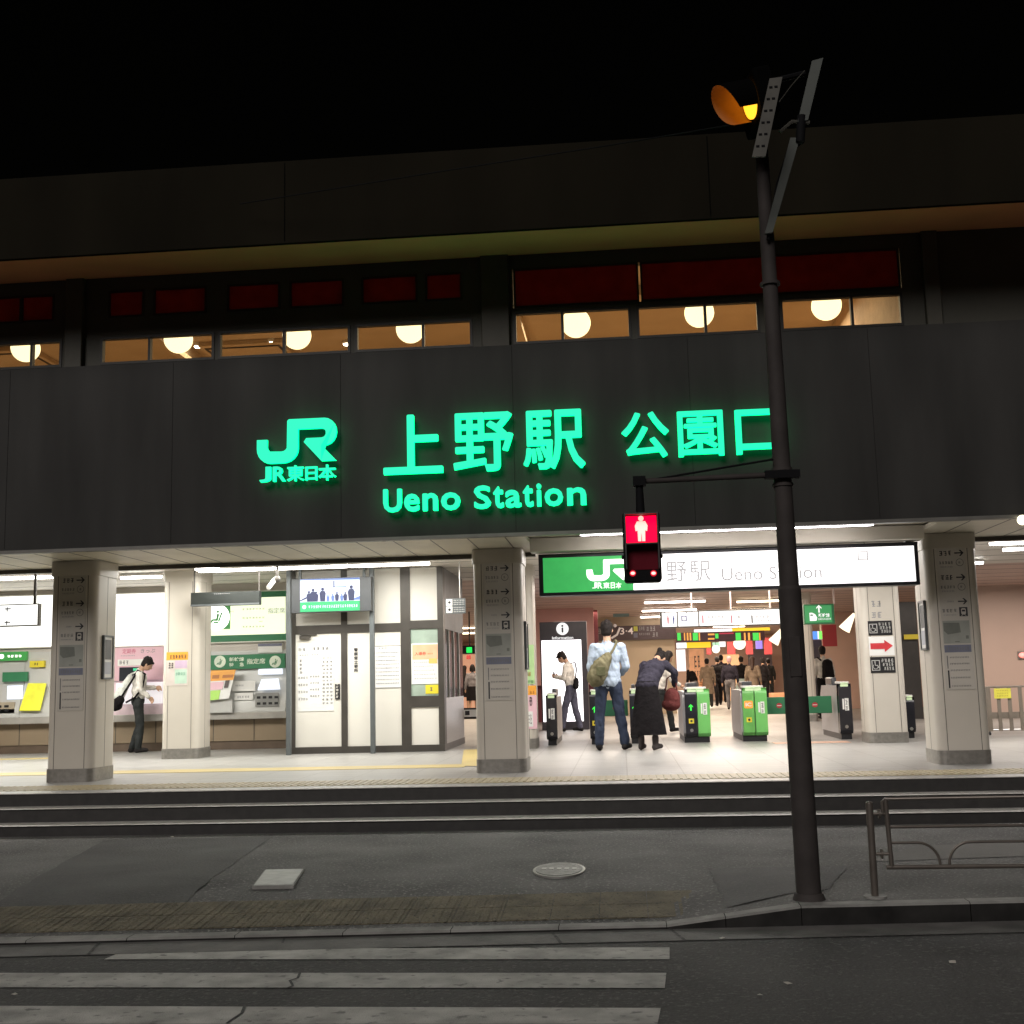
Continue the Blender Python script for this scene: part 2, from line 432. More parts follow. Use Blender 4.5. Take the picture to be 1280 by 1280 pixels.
# cover plates
p = onfloor(699, 1088, 0); RX_, RY_ = .19, .33
t = thing('manhole_cover', 'round iron manhole cover set in the rough asphalt sidewalk', 'manhole cover', (p.x, p.y, 0))
iron = mat('worn iron', (.2, .195, .185), .55, .4, noise=(12, .3), bump=(50, .6)); irond = mat('iron rim', (.36, .35, .33), .5, .5)
g = G(); g.vprism([(p.x+RX_*math.cos(2*math.pi*i/32), p.y+RY_*math.sin(2*math.pi*i/32)) for i in range(32)], -.02, .008, irond); g.build('rim', t)
g = G(); g.vprism([(p.x+RX_*.9*math.cos(2*math.pi*i/32), p.y+RY_*.9*math.sin(2*math.pi*i/32)) for i in range(32)], 0, .012, iron)
for i in range(-2, 3):
    g.box(p.x+i*.055-.016, p.x+i*.055+.016, p.y-.04, p.y+.04, .012, .0155, irond)
g.build('lid', t)
q = [onfloor(*c, 0) for c in [(315, 1110), (367, 1109), (381, 1088), (331, 1089)]]
t = thing('cover_plate', 'pale rectangular metal cover plate set in the sidewalk', 'cover plate', tuple(q[0]))
pl = mat('pale cover plate', (.5, .5, .48), .6, .2, noise=(9, .15), bump=(120, .4))
g = G(); g.vprism([(v.x, v.y) for v in q], -.01, .012, concrete, smooth=False); g.build('frame', t)
c = sum(q, Vector())/4
g = G(); g.vprism([((v.x-c.x)*.93+c.x, (v.y-c.y)*.93+c.y) for v in q], 0, .016, pl, smooth=False); g.build('plate', t)

# ------------------------------------------------------------------ steps and platform floor
tread = mat('granite tread', (.5, .48, .45), .5, noise=(14, .2), bump=(80, .2)); riser = mat('shaded granite riser', (.026, .024, .023), .6, noise=(12, .25))  # near-black risers: shade of the upright faces is put into their colour
g = G()
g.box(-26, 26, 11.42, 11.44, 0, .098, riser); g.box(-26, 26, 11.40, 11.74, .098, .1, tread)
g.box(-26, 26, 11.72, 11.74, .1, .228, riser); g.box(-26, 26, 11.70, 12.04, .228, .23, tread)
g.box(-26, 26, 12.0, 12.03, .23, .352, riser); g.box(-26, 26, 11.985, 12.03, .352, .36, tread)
struct(g, 'entrance_steps')
PZ = .36
# the left of the stair lies a touch nearer, so nothing is mirrored; floor is one slab
ft = tiles('station floor tile', (.3, .295, .28), (.275, .27, .257), .6, .3, .008, .38, bumpy=.1, speckc=(.2, .19, .18))
g = G(); g.box(-26, 26, 12.03, 60, .2, PZ, ft); struct(g, 'station_floor')
ty = tiles('yellow tactile tile', (.46, .36, .14), (.42, .34, .15), .3, .3, .006, .5, speckc=(.45, .36, .15))
ty2 = tiles('faded tactile tile', (.4, .33, .19), (.38, .32, .2), .075, .3, .012, .5, speckc=(.38, .33, .2))
g = G()
g.box(-26, 26, 12.28, 12.9, PZ, PZ+.004, ty2)
g.box(-26, -1.95, 14.6, 15.15, PZ, PZ+.004, ty)
g.add([(-2.0, 14.75, PZ+.006), (-1.7, 14.75, PZ+.006), (-2.05, 18.4, PZ+.006), (-2.45, 18.4, PZ+.006)], [(0, 1, 2, 3)], ty)
g.box(-26, -8.6, 18.2, 18.5, PZ, PZ+.004, ty)
g.box(2.2, 3.3, 18.3, 18.75, PZ, PZ+.004, mat('orange floor tile', (.6, .36, .26), .5))
for i in range(320):   # raised bars of the edge tiles
    x = -12+i*.075
    g.box(x, x+.03, 12.33, 12.85, PZ+.004, PZ+.009, ty2)
struct(g, 'floor_tactile_paving')

# ------------------------------------------------------------------ building shell
B = thing('station_building', 'wide station front with dark fascia, lit upper windows and overhanging roof', 'station building', (0, 12.2, PZ))
g = G(); g.box(-24, 24, 12.2, 12.33, 2.88, 4.87, fasc)
fj = mat('fascia joint', (.022, .021, .02), .8, spec=.1)
for x in [-23+1.83*i for i in range(26)]: g.box(x-.003, x+.003, 12.1985, 12.2, 2.9, 4.86, fj)
g.build('fascia', B)
g = G(); g.box(-24, 24, 12.18, 12.26, 2.845, 2.88, mat('fascia trim', (.17, .165, .15), .45, .4)); g.build('fascia_trim', B)
g = G()
g.box(-24, -.98, 12.26, 14.2, 2.885, 2.93, soffm); g.box(3.3, 24, 12.26, 14.2, 2.885, 2.93, soffm)
g.box(-.98, 3.3, 12.26, 14.2, 2.95, 2.99, soffm)
for i in range(-60, 60):
    x = i*.4
    if not -.98 < x < 3.3: g.box(x, x+.012, 12.3, 14.12, 2.8825, 2.885, bronze)
for x in (-3.35, 1.5): pass
g.build('soffit', B)
g = G(); g.box(-24, -.98, 14.13, 14.2, 2.83, 2.88, bronze); g.box(3.3, 24, 14.13, 14.2, 2.83, 2.88, bronze); g.build('soffit_edge', B)
g = G(); g.box(-.98, 3.3, 13.25, 13.5, 2.79, 2.94, soffm)
g.box(-.98, 3.3, 12.36, 12.4, 2.86, 2.95, soffm)
g.build('beam', B)
# upper storey: windows are openings with frames, panes and warm rooms behind
WY = 12.35
def X(px, Y=WY): return at(px, 430 if px < 620 else 405, Y).x
low = [(-10, 78), (126, 268), (273, 438), (444, 591), (642, 789), (796, 950), (976, 1130)]
mull = [40, 187, 355, 529, 703, 882, 1066]
redw = [(-22, 27), (27, 68) , (136, 180), (192, 258), (284, 350), (362, 430), (452, 522), (532, 578)]
z0 = 4.913
wall = mat('window wall', (.06, .058, .045), .6, .1, noise=(2, .15))
frame = mat('window frame', (.03, .029, .026), .45, .4)
g = G()
xl, xc, xr = -24, X(618), X(1134)
def row(ops, a, b, za, zb):
    x = a
    for p, q in sorted(ops):
        if p > x+.002: g.box(x, p, WY, WY+.12, za, zb, wall)
        x = q
    if x < b: g.box(x, b, WY, WY+.12, za, zb, wall)
opsL = [(X(a), X(b)) for a, b in low[:4]]; opsR = [(X(a), X(b)) for a, b in low[4:]]
g.box(xl, 24, WY, WY+.12, 4.6, z0, wall)
row(opsL, xl, xc, z0, 5.225); row(opsR, xc, 24, z0, 5.27)
g.box(xl, xc, WY, WY+.12, 5.225, 5.445, wall)
g.box(xc, 24, WY, WY+.12, 5.27, 5.315, wall)
opsD = [(at(a, 380, WY).x, at(b, 380, WY).x) for a, b in redw]
row(opsD, xl, xc, 5.445, 5.75)
rx0, rx1 = X(642), at(1126, 340, WY).x
row([(rx0, rx1)], xc, 24, 5.315, 5.75)
g.box(xl, 24, WY, WY+.12, 5.75, 5.95, wall)
g.build('upper_wall', B)
pil = mat('pilaster', (.06, .056, .042), .6)
for px, w in ((95, .2), (620, .3), (1167, .16)):
    x = X(px); g = G(); g.box(x-w/2, x+w/2, WY-.08, WY-.001, 4.88, 5.9, pil); g.build('pilaster', B, bevel=.01)
glassm = mat('window glass', (.95, .95, .95), glass=True)
for (a, b), mm in zip(low, mull):
    x0, x1, xm = X(a), X(b), X(mm); zt = 5.225 if a < 620 else 5.27
    g = G()
    for p in (x0, xm-.014, x1-.028): g.box(p, p+.028, WY-.012, WY+.05, z0+.028, zt-.028, frame)
    g.box(x0, x1, WY-.012, WY+.05, z0, z0+.028, frame); g.box(x0, x1, WY-.012, WY+.05, zt-.028, zt, frame)
    w = g.build('window', B)
    g = G(); g.box(x0+.028, xm-.014, WY+.02, WY+.026, z0+.028, zt-.028, glassm); g.box(xm+.014, x1-.028, WY+.02, WY+.026, z0+.028, zt-.028, glassm); g.build('pane', w)
redpane = mat('dark red film', (.24, .06, .05), .5, trans=.85)
for p, q in opsD+[(rx0+(rx1-rx0)*i/3+.01, rx0+(rx1-rx0)*(i+1)/3-.01) for i in range(3)]:
    zb = 5.445 if q < xc else 5.315
    g = G(); g.box(p, q, WY-.01, WY+.03, zb, zb+.02, frame); g.box(p, q, WY-.01, WY+.03, 5.73, 5.75, frame)
    g.box(p, p+.02, WY-.01, WY+.03, zb+.02, 5.73, frame); g.box(q-.02, q, WY-.01, WY+.03, zb+.02, 5.73, frame)
    w = g.build('transom_window', B)
    g = G(); g.box(p+.02, q-.02, WY+.01, WY+.014, zb+.02, 5.73, redpane); g.build('pane', w)
g = G()   # overhanging roof: upright face, sloping soffit
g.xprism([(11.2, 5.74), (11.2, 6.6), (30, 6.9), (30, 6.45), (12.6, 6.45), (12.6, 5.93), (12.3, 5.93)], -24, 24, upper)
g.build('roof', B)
sofu = mat('warm soffit board', (.8, .31, .14), .6, noise=(1, .1))  # orange base paints in the warm window glow on the eaves
g = G(); g.add([(-24, 11.24, 5.735), (24, 11.24, 5.735), (24, 12.34, 5.90), (-24, 12.34, 5.90)], [(0, 1, 2, 3)], sofu); g.build('roof_soffit', B)
jointm = mat('dark joint', (.003, .003, .002), .9, spec=.05)
g = G()
for x in (-7, -3.2, 1.0, 5.1): g.box(x, x+.012, 11.198, 11.2, 5.76, 6.58, jointm)
g.build('cladding_joint', B)
# room upstairs
roomc = mat('warm room ceiling', (.5, .38, .26), .6, noise=(1.5, .08))
g = G(); g.box(-14, 3.25, 12.47, 22, 6.35, 6.4, roomc)
g.box(-14, 3.25, 21.9, 22, 4.6, 6.35, roomc); g.box(3.2, 3.25, 12.47, 21.9, 4.6, 6.35, mat('lit end wall', (.62, .45, .3), .6)); g.box(-14, -13.95, 12.47, 21.9, 4.6, 6.35, roomc)
g.box(-14, 3.2, 12.47, 21.9, 4.6, 4.62, roomc)
for x in (-6.2, -1.25): g.box(x-.06, x+.06, 12.5, 21.9, 6.12, 6.35, roomc)
for y in (14.9, 18.2): g.box(-13.9, 3.2, y, y+.12, 6.22, 6.35, roomc)
struct(g, 'upper_room')
# interior ceiling, hall walls
g = G(); g.box(-26, 26, 14.2, 20.9, 3.15, 3.2, ceilm); g.box(-26, 26, 20.9, 60, 3.15, 3.2, mat('pink brown hall ceiling', (.5, .35, .3), .5, noise=(1, .1))); g.box(-26, 26, 14.18, 14.2, 2.93, 3.2, ceilm)
for y in [14.9+.9*i for i in range(50)]: g.box(-24, 24, y, y+.012, 3.147, 3.15, bronze)
struct(g, 'station_ceiling')

peach = mat('peach hall wall', (.74, .52, .43), .5, noise=(1, .08)); salmon = mat('salmon wall', (.7, .38, .34), .5, noise=(1, .1))
beige = mat('beige counter wall', (.55, .44, .31), .55, noise=(1, .05)); maroon = mat('maroon wall', (.16, .035, .045), .5)
def wallb(x0, x1, y0, y1, z0, z1, m): g = G(); g.box(x0, x1, y0, y1, z0, z1, m); struct(g, 'wall'); return g
wallb(-24, 10, 54, 54.2, PZ, 3.15, peach)                                        # far end of the hall
a, b, c, d = rect(640, 745, 742, 815, 30); wallb(a, b, 30, 30.15, PZ+.9, 3.15, salmon)
wallb(a, b+.1, 30.2, 30.3, PZ, 3.1, maroon)
wallb(at(745, 850, 35).x-.2, at(845, 850, 35).x, 35, 35.2, PZ, 3.15, beige)
wallb(at(1030, 850, 36).x, 14, 36, 36.2, PZ, 3.15, peach)
wallb(at(1222, 820, 26.5).x, 20, 26.5, 26.7, PZ, 3.15, mat('rosy wall tile', (.58, .43, .36), .45, noise=(1, .05)))
wallb(9.6, 9.75, 26.7, 54, PZ, 3.15, peach)
wallb(-26, -24, 12.3, 60, PZ, 3.15, paint2); wallb(24, 26, 12.3, 60, PZ, 3.15, paint2)
wallb(-24, -11.9, 14.3, 14.4, PZ, 2.88, paint2); 
# wall that carries the ticket machines
wallb(-24, -5.15, 20.1, 20.3, PZ, 3.15, paint2)
wallb(-5.2, -2.8, 20.6, 20.7, PZ, 3.15, paint2)
# ------------------------------------------------------------------ columns
shaftm = mat('column panel', (.57, .53, .465), .42, noise=(1.2, .06))
def column(cx, y0, top, label, graphics=True, w=.56, d=.62, group='panelled columns along the station front'):
    t = thing('column', label, 'column', (cx, y0+d/2, PZ), group)
    g = G(); g.vprism(rrect(cx-w/2, cx+w/2, y0, y0+d, .09), PZ+.15, top-.17, shaftm); g.build('shaft', t)
    g = G(); g.vprism(rrect(cx-w/2-.008, cx+w/2+.008, y0-.008, y0+d+.008, .09), PZ, PZ+.15, dsteel); g.build('base_band', t)
    g = G(); g.vprism(rrect(cx-w/2-.014, cx+w/2+.014, y0-.014, y0+d+.014, .09), top-.17, top, shaftm); g.build('cap_band', t)
    g = G()
    for s in (-1, 1):
        g.box(cx+s*(w/2-.1)-.003, cx+s*(w/2-.1)+.003, y0-.0015, y0, PZ+.151, top-.171, bronze)
        g.box(cx+s*(w/2)-.0015*s, cx+s*(w/2+.0015), y0+d*.5-.003, y0+d*.5+.003, PZ+.151, top-.171, bronze)
    g.build('panel_joint', t)
    if graphics:
        y = y0-.006
        pm = mat('direction panel', (.5, .47, .42), .5, noise=(2, .05))
        g = G(); xa, xb = cx-.155, cx+.155
        g.box(xa, xb, y, y0-.0005, 1.16, 2.74, pm)
        yy = y-.0005
        for zc, zs in ((2.655, 2.55), (2.385, 2.28)):
            smudge(g, xa+.03, xa+.17, zc-.028, zc+.028, yy, ink, 3); arrow(g, xa+.245, zc, .1, yy, ink, 0, .13)
            smudge(g, xa+.02, xa+.18, zs-.018, zs+.018, yy, greyink, 5); smudge(g, xa+.03, xa+.17, zs-.055, zs-.035, yy, midgrey, 8)
            c1 = circle2(xa+.245, zs, .042); c2 = circle2(xa+.245, zs, .036)
            g.prism(c1, yy-.001, yy, greyink); g.prism(c2, yy-.0015, yy-.0011, pm); smudge(g, xa+.228, xa+.262, zs-.014, zs+.014, yy-.001, greyink, 1)
        arrow(g, xa+.245, 2.12, .1, yy, ink, 0, .13); smudge(g, xa+.08, xa+.15, 2.11, 2.13, yy, midgrey, 5)
        smudge(g, xa+.02, xa+.18, 2.0, 2.04, yy, greyink, 4); smudge(g, xa+.03, xa+.17, 1.965, 1.98, yy, midgrey, 8)
        # train pictogram
        bx = xa+.245; bz = 2.005
        g.box(bx-.045, bx+.045, yy-.001, yy, bz-.05, bz+.05, ink)
        g.prism([(bx-.025, bz-.02), (bx-.012, bz-.03), (bx+.012, bz-.03), (bx+.025, bz-.02), (bx+.025, bz+.03), (bx+.012, bz+.038), (bx-.012, bz+.038), (bx-.025, bz+.03)], yy-.002, yy-.0012, pm)
        g.box(bx-.017, bx+.017, yy-.003, yy-.0022, bz+.002, bz+.022, ink)
        g.prism([(bx-.03, bz-.045), (bx-.022, bz-.045), (bx-.006, bz-.03), (bx-.014, bz-.03)], yy-.002, yy-.0012, pm)
        g.prism([(bx+.03, bz-.045), (bx+.022, bz-.045), (bx+.006, bz-.03), (bx+.014, bz-.03)][::-1], yy-.002, yy-.0012, pm)
        # little area map
        g.box(xa+.012, xb-.012, yy-.001, yy, 1.66, 1.91, mat('map sheet', (.3, .31, .28), .5))
        mp = mat('map block', (.16, .17, .15), .5)
        g.prism([(xa+.02, 1.80), (xa+.06, 1.76), (xa+.2, 1.78), (xa+.19, 1.885), (xa+.02, 1.89)], yy-.002, yy-.0012, mp)
        g.box(xb-.06, xb-.03, yy-.002, yy-.0012, 1.71, 1.745, mp); g.box(xa+.13, xa+.18, yy-.002, yy-.0012, 1.675, 1.685, mp)
        g.box(xa+.012, xb-.012, yy-.001, yy, 1.565, 1.645, bluegrey); smudge(g, xa+.03, xb-.03, 1.585, 1.625, yy-.001, greyink, 9)
        g.box(xa+.03, xa+.04, yy-.001, yy, 1.39, 1.53, greyink); g.box(xa+.03, xa+.046, yy-.001, yy, 1.18, 1.37, ink)
        for zz in (1.51, 1.44, 1.37, 1.29, 1.2): smudge(g, xa+.06, xb-.04, zz-.009, zz+.009, yy, greyink, 12)
        g.build('direction_panel', t)
    return t
CL = column(-6.31, 13.38, 2.88, 'beige column at the left end of the photo, with arrows panel and a framed notice on its side')
CM = column(-1.395, 13.62, 2.88, 'beige column with arrows panel between the white kiosk and the green and white lit sign')
CR = column(3.66, 13.62, 2.88, 'beige column with arrows panel at the right end of the lit station sign')
g2 = 'plain columns inside the concourse'
column(-6.57, 17.5, 3.15, 'plain beige column between the ticket machines, with an orange topped poster', False, group=g2)
column(3.79, 18.0, 3.15, 'plain beige column carrying a red arrow and two black wheelchair notices', False, group=g2)
column(-1.62, 18.35, 3.15, 'plain beige column half hidden behind the arrow column, with a green poster above an orange one', False, group=g2)
pc = at(1006, 860, 26.8); column(pc.x, 26.8, 3.15, 'slim cream column inside the gates, behind the street pole', False, group=g2, w=.5)

def frame_case(name, label, x, y0, y1, z0, z1, face, cat='notice'):
    t = thing(name, label, cat, (x, (y0+y1)/2, z0))
    g = G(); xx = x+face*.03
    for a in ((y0, y0+.02, z0, z1), (y1-.02, y1, z0, z1), (y0+.02, y1-.02, z0, z0+.02), (y0+.02, y1-.02, z1-.02, z1)): g.box(x, xx, *a, steelgrey)
    g.build('frame', t)
    g = G(); g.box(x, x+face*.018, y0+.02, y1-.02, z0+.02, z1-.02, paper); zm = z0+(z1-z0)*.45
    g.box(x+face*.0185, x+face*.0195, y0+.05, y1-.05, zm, z1-.05, greyink)
    g.box(x+face*.0185, x+face*.0195, y0+.05, y1-.05, z0+.06, zm-.03, mat('pale print', (.5, .52, .58), .5)); g.build('sheet', t)
frame_case('notice_case', 'narrow framed notice on the lit side of the leftmost column', -6.03, 13.56, 13.83, 1.51, 2.02, 1)
frame_case('notice_case', 'narrow framed notice on the left side of the column ending the lit sign', 3.38, 13.72, 13.98, 1.6, 2.15, -1)
frame_case('notice_case', 'thin framed notice on the right side of the middle arrow column', -1.115, 13.78, 14.05, 1.5, 2.05, 1)

# posters on columns and walls
def poster(label, x0, x1, z0, z1, y, fill, items, name='poster', th=.004, cat='poster'):
    g = G(); g.box(x0, x1, y-th, y, z0, z1, fill)
    for k, (u0, u1, v0, v1, m) in enumerate(items):
        a = x0+(x1-x0)*u0; b = x0+(x1-x0)*u1; c = z0+(z1-z0)*v0; d = z0+(z1-z0)*v1
        if isinstance(m, tuple): smudge(g, a, b, c, d, y-th-.0012*(1+k % 3), m[0], m[1])
        else: g.box(a, b, y-th-.0012, y-th-.0001, c, d, m)
    o = g.build(name, org=((x0+x1)/2, y, z0)); return tag(o, label, cat)
lilac = mat('lilac print', (.55, .42, .55), .5); mint = mat('mint print', (.45, .62, .5), .5); darkprint = mat('dark print', (.07, .05, .05), .5); brownp = mat('orange brown print', (.45, .16, .03), .5)
r = rect(208, 815, 235, 857, 17.5)
poster('poster with orange top and mint foot on the plain column between the ticket machines', *r, 17.5, mat('faint poster', (.6, .54, .5), .5), [(0, 1, .76, 1, orange), (.15, .95, .8, .92, (darkprint, 6)), (.4, .95, .52, .74, lilac), (.4, .95, .06, .48, mint), (.45, .9, .3, .4, (mat('green ink', (.2, .4, .3), .6), 6)), (.1, .35, .5, .7, (darkprint, 2))])
r = rect(654, 806, 668, 855, 18.35)
poster('tall green poster with dark leaves on the column left of the information display', *r, 18.35, mat('green poster', (.42, .62, .3), .5), [(.15, .5, .75, .83, (darkprint, 1)), (.1, .45, .48, .56, (dgreen, 1)), (.1, .7, .2, .3, (brownp, 3)), (.1, .9, .02, .1, (dgreen, 5))])
r = rect(654, 857, 671, 911, 18.35)
poster('orange and pink poster below the green one on the column left of the information display', *r, 18.35, pink, [(0, 1, .78, 1, orange), (.05, .9, .8, .88, (brownp, 4)), (.1, .75, .5, .76, (darkprint, 2)), (.15, .7, .05, .4, paper), (.2, .65, .1, .35, (midgrey, 3))])
# notices on the right inner column
for i, (a, b, c, d) in enumerate([(1085, 776, 1115, 794), (1088, 821, 1119, 841)]):
    x0, x1, z0, z1 = rect(a, b, c, d, 18.0)
    g = G(); g.box(x0, x1, 17.992, 18.0, z0, z1, black); w = x1-x0; h = z1-z0
    gl = mat('grey lettering', (.5, .5, .48), .5)
    fx0, fx1, fz0, fz1 = x0+w*.05, x0+w*.38, z0+h*.15, z1-h*.2
    for e in ((fx0, fx1, fz0, fz0+.01), (fx0, fx1, fz1-.01, fz1), (fx0, fx0+.01, fz0+.01, fz1-.01), (fx1-.01, fx1, fz0+.01, fz1-.01)): g.box(e[0], e[1], 17.989, 17.992, e[2], e[3], gl)
    cx, cz = (fx0+fx1)/2, (fz0+fz1)/2; s = h*.5
    g.prism(circle2(cx-.01, cz+s*.42, s*.09, 10), 17.989, 17.992, gl)
    ring = arcp(cx-.005, cz-s*.15, s*.3, s*.3, 130, 390, 14)
    for p, q in zip(ring[:-1], ring[1:]): g.tube([(p[0], 17.99, p[1]), (q[0], 17.99, q[1])], .004, gl, 5)
    g.tube([(cx-.01, 17.99, cz+s*.3), (cx-.005, 17.99, cz), (cx+s*.22, 17.99, cz), (cx+s*.36, 17.99, cz-s*.32)], .006, gl, 5)
    for k in range(3): smudge(g, x0+w*(.43+.05*k), x1-w*.04, z1-h*(.35+.25*k), z1-h*(.12+.25*k), 17.9915, gl, 4)
    tag(g.build('wheelchair_notice', org=((x0+x1)/2, 18, z0)), ['black wheelchair notice above the red arrow on the plain right column', 'black wheelchair notice below the red arrow on the plain right column'][i], 'notice', 'black wheelchair notices')
x0, x1, z0, z1 = rect(1088, 800, 1116, 815, 18.0); zc = (z0+z1)/2; h = (z1-z0)/2
g = G(); g.box(x0-.02, x1+.02, 17.997, 18.0, z0-.05, z1+.05, paper)
g.prism([(x0, zc-h*.5), (x0+.2, zc-h*.5), (x0+.2, zc-h), (x1, zc), (x0+.2, zc+h), (x0+.2, zc+h*.5), (x0, zc+h*.5)], 17.993, 17.997, red)
tag(g.build('arrow_notice', org=(x0, 18, z0)), 'white sheet with a red arrow pointing right on the plain column', 'notice')
r = rect(1089, 749, 1103, 773, 18.0)
g = G(); 
for k in range(2): smudge(g, r[0], r[1], r[2]+k*.16, r[2]+.1+k*.16, 17.999, midgrey, 2)
tag(g.build('faded_marking', org=(r[0], 18, r[2])), 'faded grey marking high on the plain column above the wheelchair notice', 'marking')

# ------------------------------------------------------------------ green letters on the fascia
gl = mat('lit green letter', (.0, .04, .02), .5, emit=((.012, 1.0, .5), 1.15))
gs = mat('letter halo glow', (.02, .2, .1), .5, emit=((.0, .9, .25), 3.0))  # stronger glow added on sides and backs to cast green on the wall
S = thing('station_name_sign', 'green glowing station name letters across the dark fascia', 'letter sign', (-1, 12.2, 3.2))
def letter(ch, a, b, c, d, bold, name='letter'):
    x0, x1, z0, z1 = rect(a, b, c, d, 12.14)
    g = G()
    thicktext(g, ch, x0, x1, z0, z1, 12.085, gl, bold, .045, gs)
    g.build(name, S)
x0, x1, z0, z1 = rect(323, 525, 422, 579, 12.14)
g = G(); company_logo(g, x0, x1, z0, z1, 12.085, gl, .045, gs); g.build('logo', S)
for ch, a, b, c, d in (('J', 326, 584.5, 340, 603.5), ('R', 342.5, 584, 358, 602.5), ('東', 360, 582.5, 381, 602), ('日', 383, 584, 397.5, 601), ('本', 399, 581.5, 421, 601)): letter(ch, a, b, c, d, .0045 if ch in 'JR' else .0025)
for ch, a, b, c, d in (('上', 480, 519.5, 554, 593), ('野', 567, 516.5, 642, 590), ('駅', 654, 513.5, 731, 587), ('公', 777, 516, 836, 573), ('園', 847, 514.5, 904, 571), ('口', 919, 512.5, 974, 568)): letter(ch, a, b, c, d, .0105 if a < 760 else .008)
tx = 'Ueno Station'
px = {0:(480,503),1:(506,525),2:(529,548),3:(552,576),5:(593,614),6:(617,630),7:(632,652),8:(654,667),9:(671,677),10:(681,704),11:(709,733)}
for i, ch in enumerate(tx):
    if ch == ' ': continue
    a, b = px[i]; sl = -.039*(a-480)
    up = 1.0 if ch in 'US' else (.93 if ch == 't' else .98 if ch == 'i' else .76)
    base = 641+sl; letter(ch, a, base-29*up, b, base, .0085)

# ------------------------------------------------------------------ big lit sign over the gates
t = thing('lit_station_sign', 'long backlit green and white sign hanging over the ticket gates', 'sign', (1.15, 13.42, 2.3))
x0, x1, z0, z1 = -.9, 3.26, 2.305, 2.775
g = G(); g.box(x0, x1, 13.40, 13.6, z0, z1, mat('sign casing', (.03, .03, .035), .4, .3)); g.build('casing', t, bevel=.006)
wl = mat('backlit white face', (.8, .8, .8), .5, emit=((1, .97, .95), 1.35)); gf = mat('backlit green face', (.05, .4, .1), .5, emit=((.035, .33, .075), 1.0))
xs_ = at(791, 715, 13.39).x
g = G(); g.box(x0+.05, xs_, 13.392, 13.399, z0+.035, z1-.045, gf); g.box(xs_+.001, x1-.045, 13.392, 13.399, z0+.035, z1-.045, wl); g.build('face', t)
wg = mat('sign white mark', (.9, .9, .9), .5, emit=((.95, 1, .9), 1.2))
g = G(); r = rect(733, 699, 789, 726, 13.39); company_logo(g, *r, 13.388, wg, .003)
for ch, a, b in (('J', 740, 746), ('R', 747, 753), ('東', 754, 762), ('日', 763.5, 768.5), ('本', 769.5, 777)):
    q = rect(a, 728, b, 735.5, 13.39); text(g, ch, *q, 13.388, wg, .012, .003)
g.build('logo', t)
gk = mat('sign grey letter', (.2, .2, .2), .5, emit=((.62, .6, .6), .62))
g = G()
for ch, a, b, c, d in (('上', 800, 703, 826, 727), ('野', 833, 702, 858, 727), ('駅', 862, 701, 888, 726)): text(g, ch, *rect(a, b, c, d, 13.39), 13.388, gk, .0, .003)
g.build('lettering', t); g = G()
text(g, 'Ueno Station', *rect(902, 708, 1027, 724, 13.39), 13.388, gk, -.004, .003)
g.build('lettering', t); g = G()
gk2 = mat('sign faint letter', (.02, .02, .02), .5, emit=((.9, .88, .88), .72)); gk3 = mat('sign fainter letter', (.02, .02, .02), .5, emit=((1, .97, .95), .74))
text(g, '口', *rect(1072, 689, 1085, 701, 13.39), 13.388, gk, .0, .003)
text(g, '公園', *rect(1047, 690, 1070, 701, 13.39), 13.388, gk2, -.004, .003)
g.build('lettering', t); g = G()
text(g, 'Exit', *rect(1083, 706.5, 1107, 713, 13.39), 13.388, gk3, -.003, .003)
g.build('lettering', t)
g = G()
for x in (-.3, 1.2, 2.7): g.cyl((x, 13.45, z1), (x, 13.45, 2.79), .008, .008, steel, 8)
g.build('hanger', t)

# ------------------------------------------------------------------ ceiling lights
def lit(name, c, s): return mat(name, tuple(.3*k for k in c), .5, emit=(c, s)) if s < 1.35 else mat(name, (.7, .7, .7), .5, emit=(c, s))
tube_e = lit('cool tube', (1, .97, .9), 16); tube_p = lit('pinkish tube', (1, .93, .96), 16); warm_e = lit('warm tube', (1, .78, .5), 12); hall_e = lit('hall tube', (1, .86, .74), 14)
housing = mat('lamp housing', (.7, .68, .65), .4)
proto = {}
def ceiling_light(x0, x1, y, z, w, em, label, group, hang=None):
    t = thing('ceiling_light', label, 'ceiling light', ((x0+x1)/2, y, z), group)
    g = G(); g.box(x0, x1, y-w/2-.012, y+w/2+.012, z+.012, z+.05, housing); g.build('housing', t)
    n = 10; L = x1-x0; r = w/2
    g = G()   # tapered lens: rounded ends
    P = [(x0+r, y-r), (x1-r, y-r)]+arcp(x1-r, y, r, r, -90, 90, 6)+[(x0+r, y+r)]+arcp(x0+r, y, r, r, 90, 270, 6)
    g.vprism(P, z-.02, z+.012, em); g.build('tube', t)
    return t
S1 = 'bright tubes right behind the fascia'
for a, b, lab in ((-.40, .42, 'leftmost bright tube above the green half of the lit sign'), (.44, 1.7, 'middle bright tube above the white half of the lit sign'), (1.73, 2.66, 'rightmost bright tube above the lit sign, right of the pole')):
    ceiling_light(a, b, 12.72, 2.91, .085, tube_p, lab, S1)
S2 = 'tubes on the concourse ceiling'
